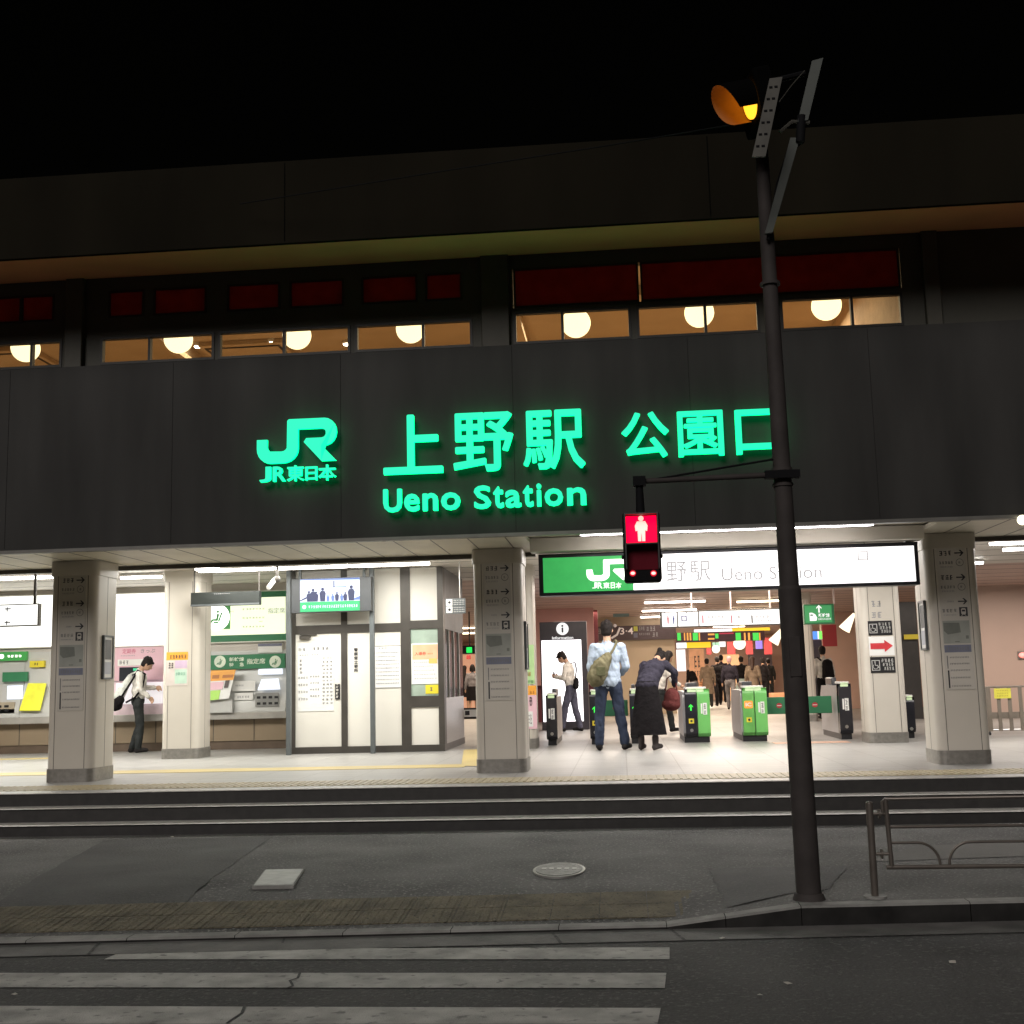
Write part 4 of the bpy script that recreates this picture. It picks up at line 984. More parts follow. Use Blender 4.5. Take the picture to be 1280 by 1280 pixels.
# ------------------------------------------------------------------ fare gates
gatewhite = mat('gate side grey', (.42, .41, .42), .35, .3, noise=(3, .06)); gg = mat('gate green', (.16, .5, .13), .35, noise=(3, .06)); gg2 = mat('gate green front', (.14, .42, .1), .35)
la = lit('green arrow lamp', (.05, 1, .08), 1.1); icm = lit('orange mark lamp', (1, .35, .05), .9)
def profile(y0, y1, h, r):  # side outline with rounded front shoulder, y-z
    return [(y0+.04, PZ+.09), (y0, PZ+.14)]+[(y0, PZ+h-r)]+[(y0+r-r*math.cos(R(a)), PZ+h-r+r*math.sin(R(a))) for a in (22, 45, 68, 90)]+[(y1-.15, PZ+h), (y1, PZ+h-.15), (y1, PZ+.09)]
def gate(x0, x1, label, parts, flaps=(), h=.82, y0=19.15, y1=20.95, side=gatewhite):
    t = thing('fare_gate', label, 'ticket gate', ((x0+x1)/2, (y0+y1)/2, PZ), 'automatic ticket gates in a row')
    w = x1-x0
    g = G(); g.xprism(profile(y0+.10, y1, h-.03, .1), x0+.012, x1-.012, side); g.build('body', t)
    g = G(); g.box(x0+.02, x1-.02, y0+.06, y1-.04, PZ, PZ+.09, black); g.build('plinth', t)
    for (a, b, m, items) in parts:   # front faces
        xa, xb = x0+w*a, x0+w*b
        g = G(); g.xprism(profile(y0, y0+.16, h, .09), xa+.002, xb-.002, m); fp = g.build('front_panel', t, bevel=.008)
        cx = (xa+xb)/2; y = y0-.001
        for it in items:
            g = G()
            if it == 'arrow': arrow(g, cx, PZ+h*.66, .10, y, la, R(90), .22)
            if it == 'yellow': g.box(cx-.04, cx+.04, y-.003, y, PZ+h*.36, PZ+h*.45, yellow); g.prism(circle2(cx, PZ+h*.405, .02, 10), y-.005, y-.003, ink)
            if it == 'dot': g.prism(circle2(cx, PZ+h*.23, .026, 12), y-.003, y, steel)
            if it == 'ic': g.prism(rrect(cx-.065, cx+.065, PZ+h*.62, PZ+h*.76, .02), y-.004, y, icm); text(g, 'IC', cx-.045, cx+.045, PZ+h*.655, PZ+h*.725, y-.0045, white, .03)
            if it == 'slip':
                g.box(cx-.01, cx+.05, y-.003, y, PZ+h*.52, PZ+h*.74, paper); smudge(g, cx-.004, cx+.044, PZ+h*.53, PZ+h*.6, y-.003, greyink, 1); smudge(g, cx-.004, cx+.044, PZ+h*.62, PZ+h*.72, y-.003, greyink, 1)
                g.box(cx-.045, cx-.02, y-.003, y, PZ+h*.54, PZ+h*.73, paper)
            g.build({'arrow': 'arrow_mark', 'yellow': 'sticker', 'dot': 'lock', 'ic': 'card_mark', 'slip': 'paper_slip'}[it], fp)
    g = G(); g.box(x0+w*.12, x1-w*.12, y0+.02, y0+.4, PZ+h, PZ+h+.035, white); g.box(x0+w*.2, x1-w*.2, y0+.015, y0+.03, PZ+h-.05, PZ+h+.02, mat('reader pad', (.5, .62, .4), .3, emit=((.7, .9, .5), .35))); g.build('card_reader', t, bevel=.008)
    g = G(); g.box(x0+w*.3, x1-w*.3, y0+.9, y0+1.5, PZ+h-.03, PZ+h+.1, mat('gate hood', (.1, .1, .11), .3)); g.build('sensor_hood', t, bevel=.02)
    for (fx0, fx1, fy) in flaps:
        f = G(); f.box(fx0, fx1, fy, fy+.03, PZ+.39, PZ+.66, dgreen); fo = f.build('flap', t, bevel=.01)
        f = G(); cx = fx0+(fx1-fx0)*.5; f.prism(circle2(cx, PZ+.525, .045, 16, .04), fy-.004, fy, red); f.box(cx-.035, cx+.035, fy-.007, fy-.0045, PZ+.519, PZ+.531, paper); f.build('no_entry_mark', fo)
    return t
gate(-1.235, -1.06, 'leftmost ticket gate, black front beside the information display', [(0, 1, blackpanel, ['slip', 'dot'])], h=.78)
gate(-.55, -.385, 'black ticket gate with a green arrow, left of the man in light blue', [(0, 1, blackpanel, ['arrow', 'yellow', 'dot'])])
gate(.08, .235, 'black ticket gate mostly hidden behind the bending woman', [(0, 1, blackpanel, ['arrow', 'yellow'])], flaps=[(-.36, .06, 20.6)])
gate(.90, 1.33, 'ticket gate with one black and one green front half, beside the bending woman', [(.10, .52, blackpanel, ['arrow', 'yellow', 'dot']), (.54, 1, gg, ['slip'])])
gate(1.80, 2.21, 'green fronted ticket gate with an orange mark, left of the street pole', [(.08, .52, gg2, ['ic', 'yellow']), (.54, 1, gg, ['slip'])], flaps=[(2.215, 2.72, 19.75)])
gate(3.30, 3.50, 'wide aisle gate with black front beside the column with the red arrow', [(0, 1, blackpanel, ['slip', 'dot'])], flaps=[(2.76, 3.295, 19.75)], h=.85)
gate(4.30, 4.44, 'black ticket gate peeping out right of the column with the red arrow', [(0, 1, blackpanel, ['dot'])], h=.62)

# ------------------------------------------------------------------ hall objects
x0, x1, z0, z1 = rect(676, 777, 735, 911, 25.1)
t = thing('information_display', 'tall black display with a glaring white screen and the word Information', 'display', ((x0+x1)/2, 25.1, PZ))
g = G(); g.box(x0, x1, 25.1, 25.4, PZ, z1, mat('display casing', (.05, .045, .055), .3)); g.build('casing', t, bevel=.01)
a, b, c, d = rect(678, 800, 728, 902, 25.09); g = G(); g.box(a, b, 25.092, 25.099, c, d, lit('white display', (1, .97, 1), 1.7)); 
for k in range(3): smudge(g, a+.45, a+.75-.08*k, d-.6-.16*k, d-.56-.16*k, 25.0915, mat('display grey', (.5, .5, .5), .5, emit=((.8, .8, .85), .9)), 5)
g.build('screen', t)
g = G(); p = at(703, 786, 25.09); wf = lit('display white mark', (1, 1, 1), .9)
g.prism(circle2(p.x, p.z, .13), 25.094, 25.099, wf); g.box(p.x-.018, p.x+.018, 25.09, 25.0935, p.z-.075, p.z+.025, black); g.prism(circle2(p.x, p.z+.06, .022, 10), 25.09, 25.0935, black)
text(g, 'Information', p.x-.22, p.x+.22, p.z-.215, p.z-.155, 25.098, wf, .02); g.build('lettering', t)

x0, x1, z0, z1 = rect(744, 782, 845, 800, 34.9)
t = thing('platform_sign', 'long dark platform sign reading 3·4 above the beige wall', 'sign', ((x0+x1)/2, 34.9, z0))
g = G(); g.box(x0, x1, 34.85, 34.98, z0, z1, mat('dark sign board', (.075, .05, .055), .5)); g.build('board', t)
g = G(); wt = mat('cream lettering', (.7, .62, .58), .5, emit=((.8, .7, .65), .25))
text(g, '3·4', *rect(775, 784.5, 791.5, 793, 34.84), 34.845, wt, .01)
g.build('lettering', t); g = G(); q = rect(792, 783, 797, 789, 34.84); g.box(q[0], q[1], 34.84, 34.845, q[2], q[3], mat('olive yellow', (.5, .5, .08), .5)); g.build('colour_chip', t); g = G(); q = rect(792, 791, 797, 797, 34.84); g.box(q[0], q[1], 34.84, 34.845, q[2], q[3], bluegrey); g.build('colour_chip', t); g = G()
for (a, b, c, d, n) in ((799, 783, 806, 788, 3), (808, 783, 820, 789, 3), (799, 791, 813, 794, 6), (815, 790, 824, 796, 2), (747, 785, 757, 793, 2)): smudge(g, *[*rect(a, b, c, d, 34.84)], 34.846, midgrey, n); g.build('small_lettering', t); g = G()
q = at(769, 789, 34.84)
g.tube([(q.x-.12, 34.84, q.z-.2), (q.x+.05, 34.84, q.z-.1), (q.x+.14, 34.84, q.z+.1)], .03, wt, 6); g.ball((q.x, 34.84, q.z+.16), .05, wt, 8, 6)
g.build('pictogram', t)
x0, x1, z0, z1 = rect(766, 748, 786, 771, 33)
g = G(); g.box(x0, x1, 33, 33.03, z0, min(z1, 3.14), mat('hazy teal banner', (.22, .36, .36), .5, noise=(1.5, .3)))
tag(g.build('banner', org=(x0, 33, z0)), 'blurry teal banner under the hall ceiling left of the hall tubes', 'banner')

x0, x1, z0, z1 = rect(825, 762, 978, 783, 22)
t = thing('exit_guide_sign', 'long white lit guide sign with toilet pictogram hanging inside the gates', 'sign', ((x0+x1)/2, 22, z0))
g = G(); g.box(x0, x1, 22, 22.12, z0, z1, bronze); g.build('casing', t, bevel=.004)
g = G(); gw = lit('guide sign white', (1, .98, .97), 1.1)
for a, b in ((827.5, 846), (847.5, 872.5), (874, 977)): q = rect(a, 763, b, 782, 22); g.box(q[0], q[1], 21.992, 21.9995, z0+.02, z1-.025, gw)
g.build('face', t)
y = 21.9915
def part_(nm, fn): g = G(); fn(g); g.build(nm, t)
for px, m in ((835, mat('rose mark', (.4, .12, .16), .5)), (842, mat('navy mark', (.08, .1, .25), .5))):
    p = at(px, 775, 22); part_('toilet_pictogram', lambda g: (g.prism(circle2(p.x, p.z+.06, .014, 8), y-.002, y, m), g.prism([(p.x-.018, p.z+.045), (p.x+.018, p.z+.045), (p.x+.01, p.z-.07), (p.x-.01, p.z-.07)][::-1], y-.002, y, m)))
p = at(855, 773, 22); part_('pictogram', lambda g: (g.box(p.x-.05, p.x+.05, y-.002, y, p.z-.05, p.z+.05, mat('slate mark', (.12, .13, .25), .5)), g.box(p.x-.028, p.x+.028, y-.0035, y-.0022, p.z-.035, p.z+.03, gw)))
for px, m in ((878.5, mat('rose mark', ())), (914.5, mat('rose mark', ())), (940, ink)):
    p = at(px, 774, 22); part_('colour_bar', lambda g: g.box(p.x-.012, p.x+.012, y-.002, y, p.z-.07, p.z+.07, m))
for a, b in ((884, 906), (920, 928), (944, 962)): part_('lettering', lambda g: (smudge(g, *rect(a, 769, b, 773, 22), y, midgrey), smudge(g, *rect(a, 774.5, b+3, 777, 22), y, midgrey)))
for px in (831, 858, 937.5): part_('small_arrow', lambda g: smudge(g, *rect(px-1.5, 763.5, px+1.5, 767, 22), y, ink, 1))
g = G()
for px in (864, 913, 962): xx = at(px, 750, 22.06).x; g.cyl((xx, 22.06, z1), (xx, 22.06, 3.15), .015, .015, mat('pale rod', (.6, .5, .48), .4), 8)
g.build('rod', t)

# departure boards
ly = lit('amber led', (1, .42, .08), 1.0); lgn = lit('green led', (.08, .8, .1), .9); lrd = lit('red led', (.8, .05, .1), .6); lyy = lit('yellow strip lamp', (1, .62, .03), 1.0); lww = lit('white strip lamp', (1, .96, .98), 1.15)
x0, x1, z0, z1 = rect(845, 789.5, 956, 801.5, 30)
t = thing('departure_board', 'wide dark departure board with green and amber blocks over the crowd', 'departure board', ((x0+x1)/2, 30, z0))
g = G(); g.box(x0, x1, 30, 30.15, z0, z1, mat('led board', (.07, .012, .02), .4)); g.build('casing', t)
g = G()
for a, b, m in ((846.5, 851, lgn), (855, 856.5, ly), (858.5, 860.5, ly), (862, 864, ly), (866, 872.5, lgn), (873.5, 875, ly), (919.5, 926, lgn), (930, 932, ly), (935, 937.5, ly), (941, 948.5, lgn), (949, 950.5, ly)):
    q = rect(a, 791, b, 800.5, 30); g.box(q[0], q[1], 29.992, 29.999, q[2], q[3], m)
for a, c in ((885, 792), (885, 797.5)): q = rect(a, c, a+8, c+2, 30); g.box(q[0], q[1], 29.992, 29.999, q[2], q[3], ly)
q = rect(894, 792, 898, 798, 30); g.box(q[0], q[1], 29.992, 29.999, q[2], q[3], lgn); q = rect(899, 791, 917, 792.5, 30); g.box(q[0], q[1], 29.992, 29.999, q[2], q[3], lrd)
g.build('display', t)
for nm, c1, (a, b, cc, dd), sp, lab in (('strip_sign', 30.4, (867, 785.5, 963, 789.3), 915, 'thin white and yellow lit strip above the departure board'), ('strip_sign', 30.4, (845, 803, 889, 810), 858, 'short white and yellow lit strip below the departure board')):
    x0, x1, z0, z1 = rect(a, b, cc, dd, c1); xm = at(sp, b, c1).x
    t = thing(nm, lab, 'strip sign', ((x0+x1)/2, c1, z0)); g = G(); g.box(x0, x1, c1, c1+.1, z0-.01, z1+.01, bronze); g.build('casing', t)
    g = G(); g.box(x0+.01, xm, c1-.008, c1-.001, z0, z1, lww); g.box(xm, x1-.01, c1-.008, c1-.001, z0, z1, lyy); g.build('face', t)
def hallbox(name, px, y, m, label, cat, dep=.1, floor=False, marks=None, org=None):
    x0, x1, z0, z1 = rect(*px, y)
    if floor: z0 = PZ
    g = G(); g.box(x0, x1, y, y+dep, z0, z1, m)
    if marks: marks(g, x0, x1, z0, z1)
    return tag(g.build(name, org=((x0+x1)/2, y, z0), bevel=.004), label, cat)
hallbox('light_box', (846, 812, 857, 839), 31, lww, 'small upright white lit panel left of the peach poster wall', 'light box', marks=lambda g, a, b, c, d: smudge(g, a+.05, b-.05, (c+d)/2, (c+d)/2+.04, 30.999, greyink, 3))
hallbox('wall_poster', (862, 811, 881, 866), 40, mat('peach poster', (.8, .45, .28), .5), 'tall peach poster with brown script behind the fare gates', 'poster', .05, marks=lambda g, a, b, c, d: (smudge(g, a+.14, b-.1, c+(d-c)*.55, c+(d-c)*.85, 39.999, darkprint, 2), smudge(g, a+.14, b-.1, c+(d-c)*.38, c+(d-c)*.5, 39.999, darkprint, 3), smudge(g, a+.14, b-.05, c+(d-c)*.1, c+(d-c)*.25, 39.999, brownp, 2)))
RB = 'red hanging banners deep in the hall'
for i, (px, lab) in enumerate([((883, 803, 889, 818), 'narrow red banner just right of the short yellow strip sign'), ((909, 802, 919, 818), 'red banner between the two round hall lamps'), ((932, 801, 941, 818), 'red banner left of the purple lit screen'), ((955, 797, 965, 818), 'tall red banner next to the street pole, above the dark suited figure'), ((1028, 781, 1046, 808), 'large red banner under the green arrow sign')]):
    y = 44 if i < 4 else 30
    hallbox('banner', px, y, mat('hanging red', (.5, .05, .06), .5, noise=(2, .1)), lab, 'banner', .03)['group'] = RB
hallbox('shop_screen', (945, 801, 953, 811), 41, lit('violet screen', (.45, .3, 1), 1), 'small violet lit screen above the crowd left of the pole', 'screen')
hallbox('shop_screen', (891, 803, 900, 808), 41, lit('mint screen', (.6, 1, .7), .8), 'tiny mint lit sign above the crowd under the departure board', 'screen')
hallbox('shop_screen', (899, 802, 907, 808.5), 41, lww, 'tiny white lit sign above the crowd under the departure board', 'screen')
hallbox('shop_screen', (1014, 789, 1030, 799), 30.5, lit('blue screen', (.12, .35, 1), 1), 'blue and green lit screen under the green arrow sign', 'screen', marks=lambda g, a, b, c, d: (g.box(a+.6*(b-a), b, 30.49, 30.499, c, d, lit('lime screen', (.25, .9, .15), 1)), g.box(a+.5*(b-a), a+.6*(b-a), 30.49, 30.499, c, d, lww)))
hallbox('doorway_panel', (1012, 800, 1030, 900), 31, mat('dark doorway', (.05, .045, .055), .4), 'dark upright panel behind the man with the black backpack', 'panel', .1, True)
hallbox('doorway_panel', (936, 811, 966, 870), 52, mat('dark shopfront', (.07, .05, .06), .4), 'dark shop opening at the far end of the hall left of the pole', 'panel', .1, True)
hallbox('shopfront', (903, 818, 925, 870), 52, mat('bright shopfront', (.8, .5, .3), .5, emit=((1, .55, .25), .5)), 'glowing peach shopfront at the far end of the hall', 'panel', .1, True)
hallbox('hall_bench', (940, 866, 1000, 874), 44, mat('orange bench', (.7, .36, .2), .5), 'low orange barrier across the far hall behind the green flaps', 'barrier', .3, True)
x0, x1, z0, z1 = rect(1005, 755, 1043, 780, 24)
t = thing('shinkansen_sign', 'green hanging sign with a white up arrow right of the street pole', 'sign', ((x0+x1)/2, 24, z0))
g = G(); g.box(x0, x1, 24, 24.15, z0, z1, dgreen); g.build('casing', t, bevel=.005)
g = G(); g.box(x0+.02, x1-.05, 23.992, 23.9995, z0+.03, z1-.03, lit('green sign face', (.05, .3, .1), .9)); g.build('face', t)
g = G(); p = at(1023.5, 761, 24); arrow(g, p.x, p.z, .15, 23.9915, wf, R(90), .2)
text(g, '新幹線', *rect(1023, 766.5, 1037, 771.5, 23.99), 23.991, wf, .02); smudge(g, *rect(1023, 772.5, 1039, 775, 23.99), 23.9915, wf, 9)
p = at(1016.5, 771, 24); g.prism([(p.x-.07, p.z-.08), (p.x+.06, p.z-.08), (p.x+.075, p.z-.02), (p.x+.04, p.z+.05), (p.x-.02, p.z+.08), (p.x-.07, p.z+.08)], 23.989, 23.9915, wf); g.prism([(p.x-.055, p.z+.02), (p.x-.0, p.z+.02), (p.x-.01, p.z+.045), (p.x-.055, p.z+.045)], 23.987, 23.9888, dgreen)
g.build('lettering', t)
g = G(); xx = at(1042, 745, 24.07).x; g.cyl((xx, 24.07, z1), (xx, 24.07, 3.15), .02, .02, mat('pale rod', ()), 8); g.build('rod', t)
# wall lamps
def conelamp(px, py, y, s, label):
    p = at(px, py, y); t = thing('wall_lamp', label, 'wall lamp', p, 'glowing cone lamps in the hall')
    sh = lit('glowing shade', (1, .82, .55), 1.6); g = G()
    a = p+Vector((-s*.5, 0, -s*.62)); b = p+Vector((s*.45, 0, s*.75)); g.cyl(a, b, s*.52, s*.12, sh, 16); g.build('shade', t)
    g = G(); g.cyl(b, (b.x+.02, b.y, 3.15), .012, .012, bronze, 6); g.build('rod', t)
conelamp(1062, 778, 26, .24, 'glowing cone lamp on the left edge of the plain column with the red arrow')
conelamp(973, 795, 28, .24, 'glowing cone lamp just left of the street pole')
for px, py, y, r, lab in ((895, 811.5, 40, .13, 'small round glowing lamp above the crowd, left one'), (924.5, 804.5, 38, .19, 'larger round glowing lamp above the crowd, right one')):
    p = at(px, py, y); t = thing('round_lamp', lab, 'lamp', p, 'round glowing lamps above the crowd')
    g = G(); g.ball(p, r, lit('round lamp glow', (1, .88, .7), 1.5)); g.build('globe', t); g = G(); g.cyl(p+Vector((0, 0, r)), (p.x, p.y, 3.15), .008, .008, black, 6); g.build('cord', t)
# right sliver: dark doorway with yellow tape
hallbox('doorway_panel', (1128, 752, 1150, 912), 27, mat('dark door', (.045, .042, .04), .3), 'dark door right of the column with the red arrow', 'door', .1, True)
x0, x1, z0, z1 = rect(1130, 793, 1150, 799, 26.9); g = G(); g.box(x0, x1, 26.88, 26.9, z0, z1, yellow); tag(g.build('yellow_tape', org=(x0, 26.9, z0)), 'yellow stripe across the dark door', 'tape')
# gap right of the kiosk
x0, x1, z0, z1 = rect(577, 807, 596, 817, 30)
t = thing('gate_status_light', 'dark box with a bright green sign in the gap right of the kiosk', 'indicator', ((x0+x1)/2, 30, z0))
g = G(); g.box(x0, x1, 30, 30.2, z0, z1, black); g.cyl(((x0+x1)/2, 30.1, z1), ((x0+x1)/2, 30.1, 3.15), .02, .02, bronze, 8); g.build('casing', t)
q = rect(583, 809, 590, 816, 29.99); g = G(); g.box(q[0], q[1], 29.99, 29.999, q[2], q[3], lit('vivid green', (.02, .85, .12), 1.1)); g.build('lamp', t)
hallbox('shopfront', (560, 818, 600, 880), 50, mat('peach shopfront', (.8, .45, .3), .5, emit=((1, .5, .3), .55)), 'glowing peach shopfront seen in the gap right of the kiosk', 'panel', .1, True)
hallbox('banner', (583, 819, 588, 824), 40, mat('hanging red', ()), 'tiny red banner in the gap right of the kiosk', 'banner')
x0, x1, z0, z1 = rect(571, 885, 597, 899, 21.5)
t = thing('counter_barrier', 'black barrier board with a white notice in the gap right of the kiosk', 'barrier', ((x0+x1)/2, 21.5, PZ))
g = G(); g.box(x0, x1+.3, 21.5, 21.55, z0, z1, black); g.build('board', t); g = G(); g.box(x0+.05, x0+.1, 21.5, 21.55, PZ, z0, black); g.box(x1+.2, x1+.25, 21.5, 21.55, PZ, z0, black); g.build('leg', t)
q = rect(580, 887, 597, 896, 21.49); g = G(); g.box(q[0], q[1], 21.49, 21.499, q[2], q[3], paper); g.box(q[0]+.02, q[0]+.1, 21.487, 21.4899, q[2]+.03, q[3]-.02, ink); g.build('notice', t)

# folding fence at the right edge
x0 = at(1233, 890, 19.6).x; ch = mat('grey brown fence', (.25, .21, .17), .5, .2)
t = thing('fold_fence', 'low folding slat fence with a yellow card at the right edge of the photo', 'fence', (x0, 19.6, PZ))
zt, zb, zm = 1.10, PZ+.08, .66; x1 = x0+1.75
g = G(); g.cyl((x0, 19.6, zt), (x1, 19.6, zt), .014, .014, ch, 8); g.cyl((x0, 19.6, zb), (x1, 19.6, zb), .014, .014, steel, 8); g.box(x0+.02, x1, 19.59, 19.61, zm-.05, zm+.05, ch); g.build('rail', t)
for k in range(11):
    x = x0+.03+k*.165; w = .028 if k % 4 else .045
    g = G(); g.box(x-w, x+w, 19.575 if k % 4 else 19.57, 19.588, zb-.02, zt, ch); g.build('slat', t)
for k in (0, 5, 10):
    x = x0+.03+k*.165; g = G(); g.cyl((x, 19.6, zb), (x, 19.6, PZ+.05), .012, .012, steel, 8); g.cyl((x-.012, 19.6, PZ+.03), (x+.012, 19.6, PZ+.03), .03, .03, black, 12); g.build('castor', t)
q = rect(1242.5, 860.5, 1263.5, 873, 19.55); g = G(); g.box(q[0], q[1], 19.545, 19.552, q[2], q[3], mat('lemon card', (.85, .78, .1), .5))
for k in range(3): smudge(g, q[0]+.04, q[1]-.04, q[2]+.03+.04*k, q[2]+.05+.04*k, 19.545, mat('ochre ink', (.5, .4, .05), .5), 7)
tag(g.build('yellow_card', org=(q[0], 19.55, q[2])), 'yellow notice card tied to the folding fence', 'notice')
p = at(1279, 819, 26.45); g = G(); g.ball(p, (.09, .04, .06), lit('red lamp', (1, .08, .05), 1.4)); g.box(p.x-.1, p.x+.1, p.y+.01, 26.5, p.z-.08, p.z+.08, steel); tag(g.build('alarm_lamp', org=p), 'small red lamp on the rosy wall at the right edge', 'lamp')
p = at(1278, 650, 12.15); g = G(); g.ball(p, (.05, .05, .05), lit('spot glare', (1, .9, .6), 3)); g.cyl(p+Vector((0, 0, .03)), p+Vector((0, .08, .03)), .03, .03, bronze, 10); tag(g.build('spot_lamp', org=p), 'small warm spot lamp low on the fascia at the right edge', 'lamp')

# ------------------------------------------------------------------ street pole, signals
polem = mat('brown grey pole paint', (.047, .04, .038), .75, .0, noise=(6, .2), spec=.25); dk = mat('dark housing', (.006, .006, .007), .8, spec=.15); dkb = mat('black signal back', (.0022, .0022, .0022), .95, spec=.03)
pb = onfloor(1013, 1126, 0); pb.z = 0; top = at(952, 60, 7.7)
P0 = Vector((pb.x, pb.y+.05, 0)); P1 = Vector((P0.x-.031, P0.y, 4.95))
pole = thing('street_pole', 'tall brown grey signal pole standing at the kerb right of the crosswalk', 'signal pole', P0)
g = G()
def pp(z): return P0+(P1-P0)*(z/4.95)
g.cyl(pp(0), pp(1.9), .076, .072, polem, 24, cap=True); g.cyl(pp(1.9), pp(1.92), .072, .064, polem, 24, cap=False); g.cyl(pp(1.92), pp(4.95), .062, .042, polem, 24); g.build('shaft', pole)
g = G(); g.cyl(pp(0), pp(.04), .1, .085, polem, 20); g.build('base_collar', pole)
g = G(); g.box(pp(1.5).x-.035, pp(1.5).x+.035, pp(1.5).y-.077, pp(1.5).y-.06, 1.35, 1.6, polem); g.build('access_cover', pole, bevel=.004)
g = G()
for z in (2.56, 2.66, 3.9): g.cyl(pp(z), pp(z+.02), .066, .066, polem, 20)
g.build('strap', pole)
# pedestrian signal on its arm
sx0, sx1, sz0, sz1 = rect(779, 640, 826, 727, 7.55); cx = (sx0+sx1)/2; zc = (sz0+sz1)/2; SY = 7.55
a = at(795, 603, SY+.1); b = at(988, 592, SY+.1)
ps = thing('pedestrian_signal', 'pedestrian signal showing a red standing figure, hung on an arm from the pole', 'pedestrian signal', (cx, SY, sz0))
g = G(); g.prism(rrect(sx0, sx1, sz0, sz1, .02), SY, SY+.14, dk); 
for s, xx in ((-1, sx0), (1, sx1)): g.box(xx-.012 if s < 0 else xx, xx if s < 0 else xx+.012, SY+.03, SY+.08, zc-.07, zc-.045, dk)
g.build('housing', ps, bevel=.006)
zh = (sz0+sz1)/2+.02; hw = (sx1-sx0)/2
hoodm = mat('signal hood', (.05, .045, .045), .6)
def hood(z0, z1, nm):
    g = G()
    for (a0, a1, b0, b1) in ((cx-hw+.012, cx-hw+.02, z0, z1), (cx+hw-.02, cx+hw-.012, z0, z1), (cx-hw+.012, cx+hw-.012, z1, z1+.008)): g.box(a0, a1, SY-.09, SY, b0, b1, hoodm)
    g.build(nm, ps)
hood(zh+.0, sz1-.022, 'visor'); hood(sz0+.075, zh-.012, 'visor')
g = G(); g.box(cx-hw+.022, cx+hw-.022, SY-.004, SY-.0005, zh+.006, sz1-.026, mat('red lens', (.35, .01, .01), .2, emit=((1, .0, .03), 2.2))); lens = g.build('red_lens', ps)
fg = lit('figure glow', (1, .33, .27), 2.2); zf = (zh+sz1)/2-.008
g = G(); g.prism(circle2(cx, zf+.066, .017, 14), SY-.008, SY-.0045, fg)
g.prism([(cx-.022, zf-.078), (cx-.003, zf-.078), (cx-.001, zf-.03), (cx+.001, zf-.03), (cx+.003, zf-.078), (cx+.022, zf-.078), (cx+.024, zf-.01), (cx+.036, zf-.014), (cx+.04, zf+.02), (cx+.026, zf+.048), (cx-.026, zf+.048), (cx-.04, zf+.02), (cx-.036, zf-.014), (cx-.024, zf-.01)], SY-.008, SY-.0045, fg); g.build('figure', lens)
g = G(); g.box(cx-hw+.022, cx+hw-.022, SY-.004, SY-.0005, sz0+.075, zh-.014, mat('flare red lens', (.12, .012, .02), .15)); g.build('green_lens', ps)  # red flare of the lamp above painted into the unlit green lens
for px in (791, 817):
    p = at(px, 716.5, SY-.005); g = G(); g.ball((p.x, SY-.004, p.z), (.014, .008, .01), lit('small red lamp', (1, .35, .3), 2.4), 14, 8); g.cyl((p.x, SY-.003, p.z), (p.x, SY-.0002, p.z), .02, .02, mat('red rim', (.5, .01, .02), .4, emit=((.8, .0, .03), .6)), 16); g.build('warning_lamp', ps)
g = G(); arm_z = a.z
g.tube([(cx-.02, SY+.07, arm_z), (b.x, SY+.12, b.z)], .018, polem, 12); g.cyl((cx, SY+.07, arm_z+.03), (cx, SY+.07, sz1-.005), .022, .03, dk, 12); g.box(cx-.04, cx+.04, SY+.03, SY+.11, arm_z-.03, arm_z+.03, dk)
g.box(b.x-.16, b.x+.06, SY+.09, SY+.15, b.z-.025, b.z+.025, dk); g.tube([(cx+.1, SY+.07, arm_z+.01), (b.x-.1, SY+.12, b.z+.1)], .007, dk, 6); g.build('arm', ps)

# vehicle signal at the top: seen from the side, one amber lamp lit
q = at(938, 126, 7.35); vs_ = thing('vehicle_signal', 'traffic signal seen from the side at the pole top, amber lamp lit under its visor', 'traffic signal', q)
ax = Vector((-.96, -.17, -.2)).normalized()
side = ax.cross(Vector((0, 0, 1))).normalized(); upv = side.cross(ax).normalized()
amb = lit('amber lens', (1, .42, .02), 2.2); vis = mat('visor', (.32, .15, .05), .5)
def ring(c, r, a0, a1, n): return [c+(side*math.cos(R(a0+(a1-a0)*i/n))+upv*math.sin(R(a0+(a1-a0)*i/n)))*r for i in range(n+1)]
for k, (m, lit_) in enumerate(((amb, True),)):
    c = q+side*(.3*k)
    g = G(); g.cyl(c, c+ax*.01, .115, .115, m, 24); g.build('lens', vs_)
    g = G(); L_ = .22
    r1 = ring(c, .13, -60, 215, 20); vv = r1+[p+ax*(L_*(.55+.45*math.sin(math.pi*i/20))) for i, p in enumerate(r1)]; r2 = ring(c, .135, -60, 215, 20); v2 = r2+[p+ax*(L_*(.55+.45*math.sin(math.pi*i/20))) for i, p in enumerate(r2)]
    n = 21
    g.add(vv, [(i, i+1, i+1+n, i+n) for i in range(n-1)], vis if lit_ else dkb, True); g.add(v2, [(i+n, i+1+n, i+1, i) for i in range(n-1)], dkb, True)
    g.build('visor', vs_)
g = G(); c = q+side*.04-ax*.07
M = Matrix((side, upv, ax)).transposed().to_4x4(); M.translation = c
g.box(-.18, .22, -.16, .16, -.06, .06, dkb, M=M); g.build('housing', vs_, bevel=.02)
